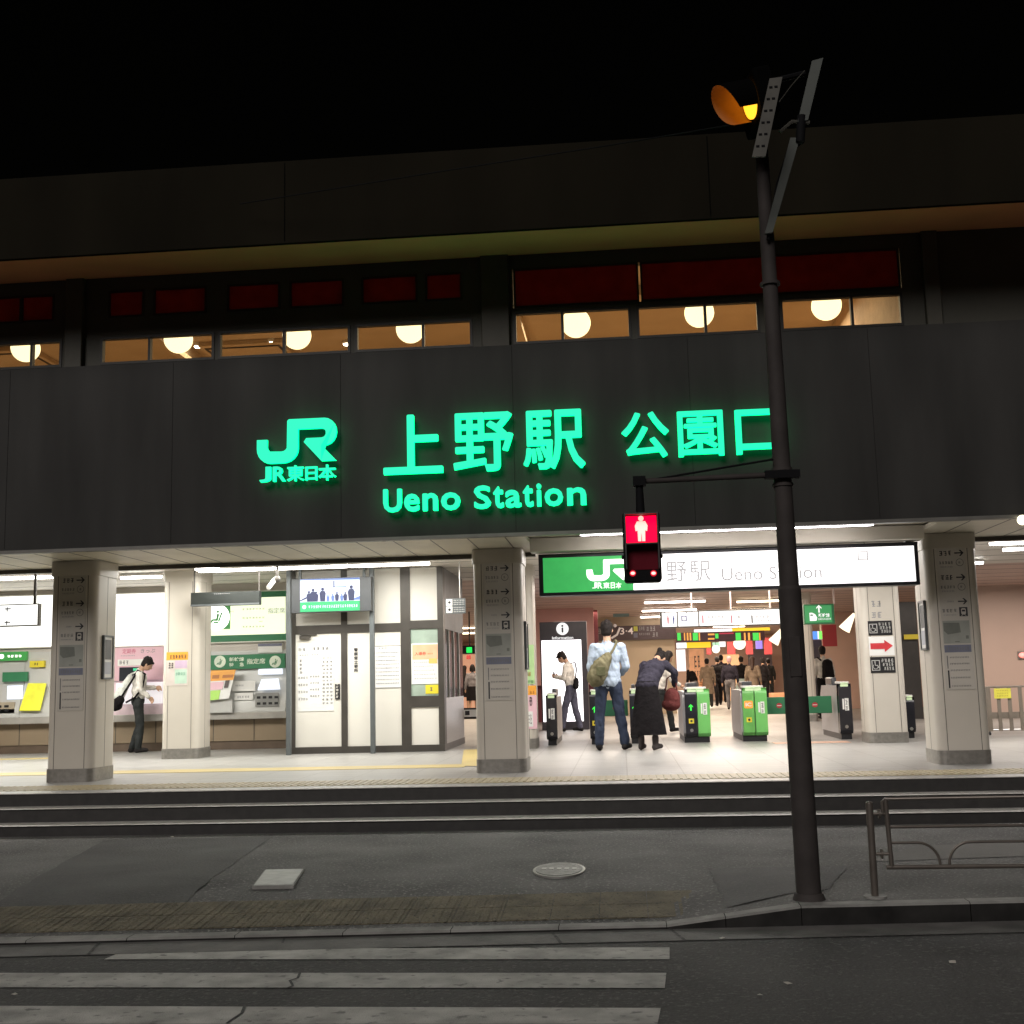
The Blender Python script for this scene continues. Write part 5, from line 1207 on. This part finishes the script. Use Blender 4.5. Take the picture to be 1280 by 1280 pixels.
# perforated back plate and diagonal arm
br = mat('galvanised bracket', (.07, .066, .055), .6, .2, noise=(10, .2))
g = G(); A = at(962, 98, 7.15); A2 = at(978, 96, 7.15); Bq = at(957, 195, 7.15); B2 = at(940, 196, 7.15)
def flat(g, pts, th, m): V = [tuple(p) for p in pts]+[(p.x, p.y+th, p.z) for p in pts]; g.add(V, [(0, 3, 2, 1), (4, 5, 6, 7), (0, 1, 5, 4), (1, 2, 6, 5), (2, 3, 7, 6), (3, 0, 4, 7)], m)
flat(g, [A, A2, Bq, B2], .02, br)
for k in range(6):
    u = .12+.15*k; l = lerp(A, B2, u); r_ = lerp(A2, Bq, u)
    for w in (.28, .68): p = lerp(l, r_, w); g.box(p.x-.012, p.x+.008, p.y-.004, p.y-.0005, p.z-.006, p.z+.006, dk)
g.build('bracket_plate', vs_)
g = G(); g.tube([at(950, 190, 7.55), at(955, 130, 7.55), at(972, 100, 7.6), at(1005, 92, 7.7)], .02, dk, 8); g.build('arm', vs_)
dm = thing('pole_arm', 'pale grey slanting arm bolted to the top of the signal pole', 'pole arm', at(955, 290, 7.66))
g = G(); flat(g, [at(988, 172, 7.62), at(1000, 172, 7.62), at(966, 290, 7.62), at(956, 292, 7.62)], .03, mat('grey green arm', (.055, .062, .054), .5, .2)); g.build('lower_arm', dm)
g = G(); flat(g, [at(1015, 76, 7.6), at(1029, 72, 7.6), at(1010, 150, 7.6), at(997, 152, 7.6)], .03, mat('grey green arm', ())); g.build('upper_arm', dm)
g = G(); g.cyl(at(1002, 145, 7.62), at(1000, 178, 7.62), .03, .03, dk, 12); g.tube([at(975, 165, 7.62), at(990, 152, 7.62), at(1012, 153, 7.62)], .012, br, 6); g.build('joint', dm)
g = G(); g.tube([at(972, 130, 7.63), at(990, 106, 7.63), at(1006, 88, 7.63)], .003, br, 5); g.tube([at(1002, 178, 7.66), at(985, 190, 7.66), at(972, 230, 7.66), at(960, 300, 7.66)], .012, dk, 6); g.build('cable', dm)
# cable across the upper storey
g = G(); g.tube([at(300, 255, 11.0), at(560, 213, 10.6), at(760, 182, 10.2), at(952, 150, 7.8)], .006, dk, 5); tag(g.build('overhead_cable'), 'thin dark cable strung from the pole across the roof face', 'cable')

# ------------------------------------------------------------------ guard rail
gr = mat('guard rail paint', (.16, .138, .12), .4, .5, noise=(8, .15)); GY = 7.77
px0 = at(1094, 1122, GY).x
t = thing('guard_rail', 'low brown tube guard rail with rounded inner loops at the kerb, bottom right', 'guard rail', (px0, GY, 0))
for x in (px0, px0+2.9):
    g = G(); g.cyl((x, GY, 0), (x, GY, .565), .022, .022, gr, 16); g.ball((x, GY, .565), (.022, .022, .012), gr); g.build('post', t)
g = G(); g.vprism(circle2(px0, GY, .07, 16), 0, .012, concrete); g.build('foot_plate', t)
x1 = px0+2.82; xa = at(1110, 1050, GY).x
zt, z2, z3, zb = .59, .42, .325, .18
def bar(pts, r=.012): g = G(); g.tube([(x, GY+y, z) for x, y, z in pts], r, gr, 10); return g.build('tube', t)
bar([(xa-.02, 0, .5), (xa-.02, 0, .57), (xa, 0, zt), (x1, 0, zt)], .011)
bar([(xa, 0, zt), (xa+.012, 0, zb)], .015); bar([(x1, 0, zt), (x1, 0, zb)], .015)
bar([(xa+.01, 0, z2), (x1, 0, z2)], .010); bar([(xa-.02, 0, zb), (x1+.03, 0, zb)], .014)
def arc(x, z, r, a0, a1): return [(x+r*math.cos(R(a)), 0, z+r*math.sin(R(a))) for a in [a0+(a1-a0)*i/8 for i in range(9)]]
bar([(xa, 0, z3)]+arc(at(1146, 1050, GY).x, z3-.13, .13, 90, 0)+[(at(1146, 1050, GY).x+.13, 0, zb)], .009)
xl_ = at(1187, 1080, GY).x; bar([(xl_, 0, zb)]+arc(xl_+.13, z3-.13, .13, 180, 90)+[(xl_+.95, 0, z3)]+arc(xl_+.95, z3-.13, .13, 90, 0)+[(xl_+1.08, 0, zb)], .009)
bar([(xl_+1.25, 0, zb)]+arc(xl_+1.38, z3-.13, .13, 180, 90)+[(x1, 0, z3)], .009)
g = G()
for z in (.50, .26):
    g.cyl((px0+.01, GY-.0, z), (xa, GY, z), .010, .010, gr, 8); g.cyl((px0+.05, GY, z), (px0+.062, GY, z), .03, .03, gr, 12)
g.build('bracket', t)
# ------------------------------------------------------------------ people
skin = mat('skin', (.5, .3, .2), .5, noise=(5, .06)); hairm = mat('black hair', (.014, .01, .009), .6, spec=.2, noise=(40, .4), bump=(120, .6))
eyem = mat('eye', (.03, .025, .02), .2); lipm = mat('lips', (.4, .16, .13), .5)
def cloth(n, c): return mat(n, c, .85, spec=.12, noise=(9, .22), bump=(14, .9))
def V3(*a): return Vector(a)
class Blob(G):
    def cap(s, p, q, r0, r1):
        s.ball(p, r0, skin, 10, 8); s.ball(q, r1, skin, 10, 8)
        if (Vector(q)-Vector(p)).length > 1e-4: s.cyl(p, q, r0, r1, skin, 10)
        return s
    def chain(s, pts, rs):
        for i in range(len(pts)-1): s.cap(pts[i], pts[i+1], rs[i], rs[i+1])
        return s
    def skinned(s, name, m, parent, vox, smooth=6, folds=0.):
        me = bpy.data.meshes.new('tmp'); me.from_pydata(s.v, [], s.f); ob = bpy.data.objects.new('tmp', me); col.objects.link(ob)
        r = ob.modifiers.new('r', 'REMESH'); r.mode = 'VOXEL'; r.voxel_size = vox; r.use_smooth_shade = True
        k = ob.modifiers.new('s', 'SMOOTH'); k.iterations = smooth; k.factor = .5
        bpy.context.view_layer.update()
        nm = bpy.data.meshes.new_from_object(ob.evaluated_get(bpy.context.evaluated_depsgraph_get()))
        bpy.data.objects.remove(ob); bpy.data.meshes.remove(me); nm.name = name
        nm.materials.clear(); nm.materials.append(m)
        if folds:   # creases in the cloth
            from mathutils import noise
            sd = Vector((len(s.v)*.37, s.v[0][0]*31, 0)); ns = [v.normal.copy() for v in nm.vertices]
            for v, n_ in zip(nm.vertices, ns):
                q = Vector((v.co.x*13, v.co.y*13, v.co.z*7+v.co.x*9))+sd
                v.co += n_*(folds*(abs(noise.noise(q))*2-.5)+folds*.5*noise.noise(q*2.3))
        for p in nm.polygons: p.use_smooth = True; p.material_index = 0
        o = bpy.data.objects.new(name, nm); col.objects.link(o); o.parent = parent
        return o

def person(loc, h, head_deg, label, top=None, bottom=None, skirt=None, hair='short', lean=0., headpitch=0., headyaw=0., arms=None, legs=None, vox=.011,
           sleeves='long', shoes=None, coat=None, group=None, untuck=False, hairmat=None, extra=None, shoulder=1., boots=False):
    """Local frame: +y forward, +x the person's left-hand side as seen from behind = right of body. Built at 1.7 m then scaled."""
    t = thing('person', label, 'person', loc, group); t['_o'] = (0, 0, 0)
    t.rotation_euler = (0, 0, R(head_deg)); k = h/1.7; t.scale = (k, k, k)
    A = arms or {}; Lg = legs or {}
    hip = V3(0, 0, .93); rot = Matrix.Rotation(-lean, 4, 'X')
    def U(x, y, z): return hip+(rot @ (V3(x, y, z)-hip))
    hr = rot @ Matrix.Rotation(headyaw, 4, 'Z') @ Matrix.Rotation(-headpitch, 4, 'X')
    neckb = U(0, -.01, 1.43); neckt = neckb+(rot @ Matrix.Rotation(-headpitch*.5, 4, 'X')) @ V3(0, .015, .085)
    hc = neckt+hr @ V3(0, .025, .105)
    def H(x, y, z): return hc+hr @ V3(x, y, z)
    sw = .175*shoulder
    J = {}
    for s, n in ((-1, 'l'), (1, 'r')):
        J['s'+n] = U(s*sw, 0, 1.385)
        J['e'+n] = U(*A['e'+n]) if 'e'+n in A else U(s*.235, -.02, 1.12)
        J['w'+n] = U(*A['w'+n]) if 'w'+n in A else U(s*.25, .05, .89)
        J['h'+n] = V3(s*.09, 0, .90)
        J['k'+n] = V3(*Lg['k'+n]) if 'k'+n in Lg else V3(s*.10, .01, .49)
        J['a'+n] = V3(*Lg['a'+n]) if 'a'+n in Lg else V3(s*.11, -.02, .085)
        J['f'+n] = Lg.get('f'+n, V3(s*.02, .15, -.035))
    near = vox < .012
    b = Blob()
    b.ball(U(0, 0, 1.27), (.15, .1, .18), skin, M=rot); b.ball(U(0, 0, 1.07), (.13, .09, .15), skin, M=rot); b.ball(hip, (.15, .105, .12), skin)
    b.cap(J['sl'], J['sr'], .05, .05); b.cap(neckb, neckt+V3(0, 0, .02), .058, .052)
    b.ball(H(0, 0, .005), (.073, .09, .108), skin, 18, 12, hr); b.ball(H(0, .03, -.045), (.055, .06, .06), skin, M=hr)
    if near:
        b.cap(H(0, .085, .012), H(0, .104, -.022), .010, .014)
        for s in (-1, 1): b.ball(H(s*.077, -.005, -.005), (.01, .02, .03), skin, 8, 6, hr)
        b.cap(H(-.02, .08, -.06), H(.02, .08, -.06), .012, .012)
    for n, s in (('l', -1), ('r', 1)):
        b.cap(J['s'+n], J['e'+n], .045, .036); b.cap(J['e'+n], J['w'+n], .036, .025)
        b.cap(J['h'+n], J['k'+n], .078, .052); b.cap(J['k'+n], J['a'+n], .052, .036)
        d = (J['w'+n]-J['e'+n]).normalized()
        sd = d.cross(V3(s, 0, 0)); sd = (sd if sd.length > .2 else d.cross(V3(0, 0, 1))).normalized(); pn = d.cross(sd).normalized()
        if near:
            wr = J['w'+n]; curl = A.get('curl'+n, V3(0, .5, 0)); curl = (curl-d*curl.dot(d)); curl = curl.normalized() if curl.length > .05 else pn
            b.cap(wr, wr+d*.045+sd*.018, .022, .022); b.cap(wr, wr+d*.045-sd*.018, .022, .022); b.cap(wr+d*.06+sd*.024, wr+d*.06-sd*.024, .014, .014)
            for i, (o_, ln) in enumerate(((-.030, .062), (-.010, .072), (.011, .068), (.031, .052))):
                p0 = wr+d*.06+sd*o_; p1 = p0+d*ln*.5+curl*ln*.15; p2 = p1+d*ln*.25+curl*ln*.4
                b.chain([p0, p1, p2], [.0105, .0095, .0085])
            th = wr+d*.02-sd*.028; b.chain([th, th+d*.028-sd*.018+curl*.012, th+d*.052-sd*.016+curl*.026], [.013, .0115, .0095])
        else:
            b.chain([J['w'+n], J['w'+n]+d*.06, J['w'+n]+d*.13], [.026, .034, .018])
            b.cap(J['w'+n]+d*.03, J['w'+n]+d*.07-sd*.035, .015, .012)
    body = b.skinned('body', skin, t, min(vox, .0095) if near else vox, 3 if near else 2)
    # hair
    hm = hairmat or hairm
    b = Blob(); b.ball(H(0, -.022, .035), (.087, .098, .102), skin, 16, 12, hr); b.ball(H(0, -.045, -.02), (.078, .065, .075), skin, M=hr)
    if near:
        rr = random.Random(len(label))
        for i in range(26):
            a = rr.uniform(0, 6.28); e = rr.uniform(.1, 1.4); q = V3(math.cos(a)*math.cos(e)*.08, math.sin(a)*math.cos(e)*.09-.03, .04+math.sin(e)*.095)
            b.cap(H(*q), H(*(q*1.08)), .016, .010)
        b.cap(H(-.05, .07, .075), H(.05, .07, .08), .022, .022)
        for s in (-1, 1): b.cap(H(s*.076, .01, .03), H(s*.074, .01, -.02), .014, .008)
    if hair == 'long': b.chain([H(0, -.07, .02), H(0, -.085, -.12), U(0, -.12, 1.33)], [.08, .075, .05])
    if hair == 'bun': b.ball(H(0, -.13, .05), .04, skin)
    if hair == 'bob': b.chain([H(-.06, -.03, 0), H(-.07, -.02, -.1)], [.045, .035]); b.chain([H(.06, -.03, 0), H(.07, -.02, -.1)], [.045, .035]); b.chain([H(0, -.07, 0), H(0, -.07, -.1)], [.06, .05])
    b.skinned('hair', hm, t, max(vox, .010), 2)
    if near:
        for s in (-1, 1):
            g = G(); g.ball(H(s*.03, .083, .008), (.011, .006, .006), eyem, 10, 6, hr); g.build('eye', t)
            g = G(); g.tube([H(s*.045, .08, .03), H(s*.03, .087, .034), H(s*.015, .087, .031)], .004, hm, 6); g.build('eyebrow', t)
        g = G(); g.tube([H(-.02, .09, -.055), H(0, .094, -.053), H(.02, .09, -.055)], .005, lipm, 6); g.build('mouth', t)
    # clothes
    if bottom:
        b = Blob(); b.ball(hip+V3(0, -.005, .0), (.168, .118, .13), skin)
        for n in 'lr':
            b.chain([J['h'+n]+V3(0, 0, -.01), J['k'+n], J['a'+n]+(J['k'+n]-J['a'+n]).normalized()*.02], [.095, .074, .064])
        b.skinned('trousers', bottom, t, vox, 4, .009)
    if skirt:
        m_, zl, wl_ = skirt
        g = G(); n = 28; rings = []
        for i in range(9):
            u = i/8; z = .99+(zl-.99)*u; rx = .15+(wl_-.15)*(u**.8); ry = .12+(wl_*.8-.12)*(u**.8)
            rings.append([((rx*(1+.06*u*math.sin(j*1.35*4+u*2)))*math.cos(2*math.pi*j/n), (ry*(1+.06*u*math.cos(j*5)))*math.sin(2*math.pi*j/n), z) for j in range(n)])
        vs = [p for r_ in rings for p in r_]
        fs = [(i*n+j, i*n+(j+1) % n, (i+1)*n+(j+1) % n, (i+1)*n+j) for i in range(8) for j in range(n)]+[list(range(n)), list(range(8*n, 9*n))]
        g.add(vs, fs, m_, True); g.build('skirt', t)
    if top:
        b = Blob(); b.ball(U(0, 0, 1.27), (.182, .128, .19), skin, M=rot); b.ball(U(0, 0, 1.10), (.172, .125, .17), skin, M=rot)
        if untuck: b.ball(U(0, -.0, 1.0), (.178, .132, .13), skin, M=rot); b.ball(hip+V3(0, 0, .0), (.18, .135, .12), skin)
        else: b.ball(U(0, 0, .99), (.155, .115, .08), skin, M=rot)
        b.cap(J['sl'], J['sr'], .062, .062); b.cap(U(0, -.01, 1.40), U(0, -.005, 1.455), .075, .062)
        for n in 'lr':
            if sleeves == 'long':
                b.chain([J['s'+n], J['e'+n], J['w'+n]-(J['w'+n]-J['e'+n]).normalized()*.02], [.064, .055, .044])
            else: b.cap(J['s'+n], J['e'+n]*.55+J['s'+n]*.45, .066, .062)
        b.skinned('shirt' if not coat else 'coat', top, t, vox, 4, .011)
    if coat:
        g = G(); n = 24; vs = []
        for i in range(6):
            u = i/5; z = 1.05-u*(1.05-coat); vs += [((.17+.05*u)*math.cos(2*math.pi*j/n), (.13+.05*u)*math.sin(2*math.pi*j/n), z) for j in range(n)]
        fs = [(i*n+j, i*n+(j+1) % n, (i+1)*n+(j+1) % n, (i+1)*n+j) for i in range(5) for j in range(n)]+[list(range(n)), list(range(5*n, 6*n))]
        g.add(vs, fs, top, True); g.build('coat_skirt', t)
    # shoes
    sm = shoes or cloth('black shoe', (.02, .018, .018))
    for n in 'lr':
        a_ = J['a'+n]; f = V3(*J['f'+n]); f2 = V3(f.x, f.y, 0).normalized()
        b = Blob()
        if boots: b.cap(a_+V3(0, 0, .10), a_, .052, .046); b.cap(a_-f2*.05+V3(0, 0, -.03), a_-f2*.055+V3(0, 0, -.075), .022, .014)
        b.chain([a_+V3(0, 0, -.01), a_-f2*.03+V3(0, 0, -.04), a_+f*.55+V3(0, 0, -.012), a_+f], [.045, .044, .042, .036])
        b.skinned('shoe', sm, t, max(.011, vox), 3)
    if extra: extra(t, U, H, J)
    return t

def bagmesh(t, name, pts, rs, m, vox=.012):
    b = Blob(); b.chain([V3(*p) for p in pts], rs); return b.skinned(name, m, t, vox, 3, .012)
def carried(name, label, cat, owner, fn):
    """a bag or phone is a thing of its own, placed in its owner's frame"""
    o = thing(name, label, cat, owner.location); o['_o'] = (0, 0, 0); o.rotation_euler = owner.rotation_euler; o.scale = owner.scale
    fn(o); return o

wshirt = cloth('white shirt cloth', (.66, .63, .58)); ltblue = cloth('light blue shirt cloth', (.40, .475, .58)); jeans = cloth('dark denim', (.035, .045, .075))
dtr = cloth('dark trousers', (.03, .033, .033)); gtr = cloth('grey trousers', (.085, .085, .12)); navy = cloth('dark navy knit', (.032, .029, .042)); blackc = cloth('black cloth', (.010, .0085, .0095)); olive = cloth('olive canvas', (.15, .135, .08))

p = onfloor(760, 938, PZ)
m1_ = person((p.x+.04, 17.55, PZ), 1.80, 0, 'tall man in a light blue shirt seen from behind with an olive sling bag', top=ltblue, bottom=jeans, untuck=True, sleeves='long', headyaw=-.15, vox=.0115,
  legs={'kl': (-.13, .01, .49), 'al': (-.15, -.02, .085), 'kr': (.14, .02, .49), 'ar': (.20, 0, .085), 'fr': (.06, .14, -.035)}, arms={'er': (.25, .02, 1.12), 'wr': (.17, .2, 1.02), 'el': (-.24, .02, 1.12), 'wl': (-.18, .2, 1.0)}, shoulder=1.08)
def f(o):
    bagmesh(o, 'bag_body', [(.0, -.17, 1.25), (-.09, -.20, 1.12), (-.16, -.20, .98)], [.07, .12, .13], olive)
    g = G(); g.tube([(-.02, -.2, 1.2), (.08, -.19, 1.34), (.135, -.13, 1.45), (.12, 0, 1.475), (.02, .12, 1.35), (-.12, .14, 1.15), (-.2, .02, 1.0), (-.18, -.12, .95)], .018, olive, 8); g.build('strap', o)
    g = G(); g.box(-.15, -.03, -.335, -.318, 1.0, 1.12, cloth('olive pocket', (.11, .11, .06)), M=Matrix.Rotation(.0, 4, 'Y')); g.build('pocket', o, bevel=.006)
carried('sling_bag', 'bulky olive sling bag on the back of the man in light blue', 'bag', m1_, f)

# bending woman
w_ = person((.33, 17.42, PZ), 1.66, -24, 'woman in a dark top and long black skirt bending forward at the gate', top=navy, bottom=None, skirt=(blackc, .22, .26), hair='bun', lean=.85, headpitch=.35, vox=.0115, untuck=True,
  shoes=cloth('grey ankle boot', (.07, .06, .06)), boots=True, arms={'er': (.30, .10, 1.32), 'wr': (.24, .33, 1.28), 'el': (-.2, .1, 1.15), 'wl': (-.12, .3, 1.15)})
def f(o):
    brown = cloth('red brown leather', (.11, .03, .028))
    b = Blob(); b.ball((.22, .42, .72), (.13, .07, .17), skin); b.ball((.2, .42, .64), (.15, .08, .1), skin); b.skinned('bag_body', brown, o, .013, 4)
    g = G(); g.tube([(.12, .42, .84), (.16, .40, 1.02), (.22, .38, 1.06), (.28, .42, 1.0), (.3, .42, .84)], .011, brown, 8); g.build('handle', o)
carried('handbag', 'red brown handbag hanging from the arm of the bending woman', 'bag', w_, f)

# striding person in white behind her
w2 = person((1.02-.35, 22.6, PZ), 1.5, -70, 'person in a white top and dark trousers striding past behind the bending woman', top=wshirt, bottom=dtr, lean=.28, hair='bob', headpitch=.1, vox=.013, untuck=True,
  legs={'kl': (-.09, .22, .52), 'al': (-.09, .28, .1), 'kr': (.09, -.08, .5), 'ar': (.09, -.36, .16), 'fr': (0, .12, -.07)}, arms={'er': (.26, .1, 1.14), 'wr': (.24, .32, 1.08)})
# man with the phone
ph = person((at(715, 905, 24.2).x, 24.2, PZ), 1.58, 78, 'man in a white shirt looking down at a phone before the glaring display', top=wshirt, bottom=gtr, lean=.12, headpitch=.55, vox=.0115,
  legs={'kl': (-.09, .12, .5), 'al': (-.1, .18, .085), 'kr': (.09, -.06, .49), 'ar': (.1, -.16, .085)}, arms={'el': (-.23, .06, 1.14), 'wl': (-.12, .27, 1.2), 'er': (.24, .06, 1.14), 'wr': (.12, .27, 1.2), 'curll': V3(.3, .2, .6), 'curlr': V3(-.3, .2, .6)})
carried('phone', 'dark phone held by the man in front of the glaring display', 'phone', ph, lambda o: (lambda g: (g.box(-.04, .04, .36, .375, 1.14, 1.28, black), g.box(-.034, .034, .357, .3595, 1.148, 1.272, mat('phone glass', (.05, .06, .09), .1)), g.build('handset', o, bevel=.004)))(G()))
def f(o):
    g = G(); g.tube([(-.17, -.14, 1.08), (-.08, -.155, 1.3), (.08, -.09, 1.46), (.12, .03, 1.45), (.05, .15, 1.32), (-.1, .16, 1.15)], .014, blackc, 8); g.build('strap', o)
    bagmesh(o, 'bag_body', [(-.16, -.16, 1.08), (-.19, -.16, .96)], [.06, .07], blackc)
carried('shoulder_bag', 'small black shoulder bag of the man with the phone', 'bag', ph, f)
# man at the ticket machine
pm_ = person((at(170, 940, 19.45).x, 19.5, PZ), 1.56, -72, 'man in a white shirt and dark trousers operating the pink ticket machine', top=wshirt, bottom=dtr, lean=.06, headpitch=.6, vox=.0115,
  legs={'kl': (-.09, .03, .49), 'al': (-.1, -.1, .085), 'kr': (.09, .05, .49), 'ar': (.1, .02, .085)}, arms={'er': (.24, .02, 1.14), 'wr': (.2, .2, .99), 'el': (-.22, .06, 1.16), 'wl': (-.14, .28, 1.17), 'curlr': V3(0, .3, -.5), 'curll': V3(0, .3, -.5)})
def f(o):
    bagmesh(o, 'bag_body', [(.12, -.3, .95), (.05, -.38, .86), (-.05, -.36, .86)], [.08, .11, .1], blackc)
    g = G(); g.tube([(.12, -.28, 1.0), (.16, -.12, 1.25), (.15, .0, 1.47), (.1, .12, 1.4), (.16, .08, 1.15), (.17, -.05, .98), (.13, -.2, .9)], .018, blackc, 8); g.build('strap', o)
carried('shoulder_bag', 'black bag on the back of the man at the pink ticket machine', 'bag', pm_, f)
def f(o):
    b = Blob(); b.chain([V3(-.12, -.16, 1.36), V3(-.1, -.26, 1.16), V3(-.1, -.34, 1.02)], [.05, .085, .1]); b.skinned('bag_body', cloth('white bag cloth', (.72, .74, .7)), o, .013, 4)
    g = G(); g.tube([(-.12, -.15, 1.4), (-.15, .0, 1.48), (-.14, .13, 1.38)], .016, cloth('white bag cloth', ()), 8); g.build('strap', o)
carried('cloth_bag', 'white cloth bag slung behind the man at the pink ticket machine', 'bag', pm_, f)

# backpack man beyond the gates
bp = person((at(1033, 900, 28).x, 28, PZ), 1.60, 12, 'man in a white shirt with a black backpack walking beyond the wide gate', top=wshirt, bottom=blackc, vox=.014, headyaw=-.2)
carried('backpack', 'black backpack worn by the man beyond the wide gate', 'bag', bp, lambda o: (bagmesh(o, 'bag_body', [(.03, -.2, 1.3), (.03, -.22, 1.02)], [.13, .15], blackc, .016), (lambda g: (g.tube([(-.1, -.14, 1.4), (-.12, .02, 1.47), (-.13, .13, 1.3), (-.14, .02, 1.05)], .02, blackc, 6), g.build('strap', o)))(G())))

# crowd
beigec = cloth('beige coat', (.26, .2, .15)); tealc = cloth('pale teal skirt', (.36, .45, .45)); greyc = cloth('grey cloth', (.2, .19, .2)); capm = mat('pale pink cap', (.6, .36, .38), .7); brownh = mat('brown hair', (.05, .025, .018), .6, noise=(40, .4))
def walk(s=1, a=.22): return {'kl': (-.09, s*a*.6, .5), 'al': (-.09, s*a*.7, .1), 'kr': (.09, -s*a*.3, .5), 'ar': (.09, -s*a, .13)}
CG = 'people walking away inside the gates'
crowd = [
 (868, 885, 40, 1.5, 20, 'dark clad person stooping beyond the green and black gate', dict(top=blackc, bottom=greyc, hair='bob', lean=.25)),
 (885, 884, 40, 1.58, 0, 'person in a beige coat at the left end of the crowd', dict(top=beigec, bottom=dtr, coat=.5, hair='short', legs=walk(1))),
 (898, 881, 42, 1.66, 5, 'person in a black suit walking away, left of the pink capped one', dict(top=blackc, bottom=blackc, legs=walk(-1))),
 (903, 877, 46, 1.78, -5, 'taller dark haired figure just behind the black suit', dict(top=navy, bottom=blackc, legs=walk(1))),
 (913, 889, 37, 1.58, -8, 'walker wearing a pale pink cap and a dark jacket', dict(top=navy, bottom=greyc, hairmat=capm, legs=walk(1, .3))),
 (928, 884, 39, 1.60, 0, 'woman in a black top and a pale teal skirt walking away', dict(top=blackc, skirt=(tealc, .45, .26), hair='short')),
 (942, 884, 38, 1.56, -12, 'woman with long brown hair in a beige dress at the right of the crowd', dict(top=beigec, skirt=(beigec, .4, .25), hair='long', hairmat=brownh)),
 (955, 880, 44, 1.60, 0, 'dark suited figure standing at the right end of the crowd', dict(top=blackc, bottom=blackc)),
 (962, 877, 47, 1.62, 10, 'second dark figure at the far right of the crowd by the pole', dict(top=dtr, bottom=dtr)),
 (581, 888, 40, 1.55, 0, 'dark coated figure in the gap right of the kiosk, the left one', dict(top=blackc, bottom=None, coat=.6, hair='long')),
 (591, 889, 38, 1.55, 8, 'figure in a pale top in the gap right of the kiosk, the right one', dict(top=greyc, skirt=(blackc, .5, .22), hair='bob')),
]
for px, py, Y, h, yaw, lab, kw in crowd:
    x = at(px, 860, Y).x
    kw.setdefault('bottom', None)
    person((x, Y, PZ), h, yaw, lab, vox=.02, group=CG, **kw)

# ------------------------------------------------------------------ ceiling tube light, and fill added upstairs
def area(name, loc, sx, sy, energy, c, rot=(0, 0, 0)):
    l = bpy.data.lights.new(name, 'AREA'); l.shape = 'RECTANGLE'; l.size = sx; l.size_y = sy; l.energy = energy; l.color = c
    o = bpy.data.objects.new(name, l); col.objects.link(o); o.location = loc; o.rotation_euler = rot; return o
cool = (1, .97, .9); pinkw = (1, .95, .91); warm = (1, .8, .6)
LS = 2.75
area('left_bay_ceiling_light', (-9, 16.6, 3.06), 3.5, 1.5, 95*LS, cool)
area('middle_bay_ceiling_light', (-4.3, 16.6, 3.06), 3.6, 1.5, 62*LS, cool)
area('gate_ceiling_light', (1.2, 16.4, 3.06), 3.6, 2.0, 75*LS, pinkw)
area('right_bay_ceiling_light', (6.6, 17, 3.06), 3.5, 1.5, 50*LS, pinkw)
for y in (22, 26): area('hall_ceiling_light', (1, y, 3.05), 5, 1.5, 75*LS, (1, .88, .78))
for y in (31, 36, 42, 48): area('hall_ceiling_light', (1.5 if y < 40 else 3, y, 3.05), 6, 2, (90 if y < 40 else 170)*LS, warm)
area('side_hall_light', (-5, 36, 3.05), 3, 8, 110*LS, warm); area('right_wall_light', (8, 24, 3.05), 4, 1.5, 50*LS, (1, .88, .78))
for x in (-9, -5, -1.0, 1.8): area('upper_room_fill', (x, 16.5, 6.2), 2.5, 1.5, 58, (1, .76, .45), (math.pi*.0, 0, 0))  # unseen fill added to brighten the rooms, no fitting modelled

# ------------------------------------------------------------------ night sky and a faint high street glow
w = bpy.data.worlds.new('World'); sc.world = w; w.use_nodes = True
nt = w.node_tree; bg = nt.nodes['Background']; sky = nt.nodes.new('ShaderNodeTexSky'); sky.sky_type = 'NISHITA'; sky.sun_disc = False
SUN_EL, SUN_AZ = 33, 196   # azimuth measured clockwise from +Y: behind the camera, slightly to its left
sky.sun_elevation = R(SUN_EL); sky.sun_rotation = R(SUN_AZ)
tint = nt.nodes.new('ShaderNodeVectorMath'); tint.operation = 'MULTIPLY'; tint.inputs[1].default_value = (.8, .5, .25); nt.links.new(sky.outputs[0], tint.inputs[0]); nt.links.new(tint.outputs[0], bg.inputs[0]); bg.inputs[1].default_value = .0005
sl = bpy.data.lights.new('street_glow_sun', 'SUN'); sl.energy = 1.35; sl.angle = R(26); sl.color = (1, .94, .9)
so = bpy.data.objects.new('street_glow_sun', sl); col.objects.link(so)
d = Vector((math.sin(R(SUN_AZ))*math.cos(R(SUN_EL)), math.cos(R(SUN_AZ))*math.cos(R(SUN_EL)), math.sin(R(SUN_EL))))
so.rotation_euler = d.to_track_quat('Z', 'Y').to_euler()

for o in bpy.data.objects:
    if '_o' in o: del o['_o']
vs = sc.view_settings; vs.view_transform = 'Standard'; vs.look = 'None'; vs.exposure = 0; vs.gamma = 1
sc.render.engine = 'CYCLES'; cy = sc.cycles
cy.use_denoising = True; cy.max_bounces = 6; cy.diffuse_bounces = 3; cy.glossy_bounces = 3; cy.transmission_bounces = 5; cy.sample_clamp_indirect = 4
cy.caustics_reflective = False; cy.caustics_refractive = False
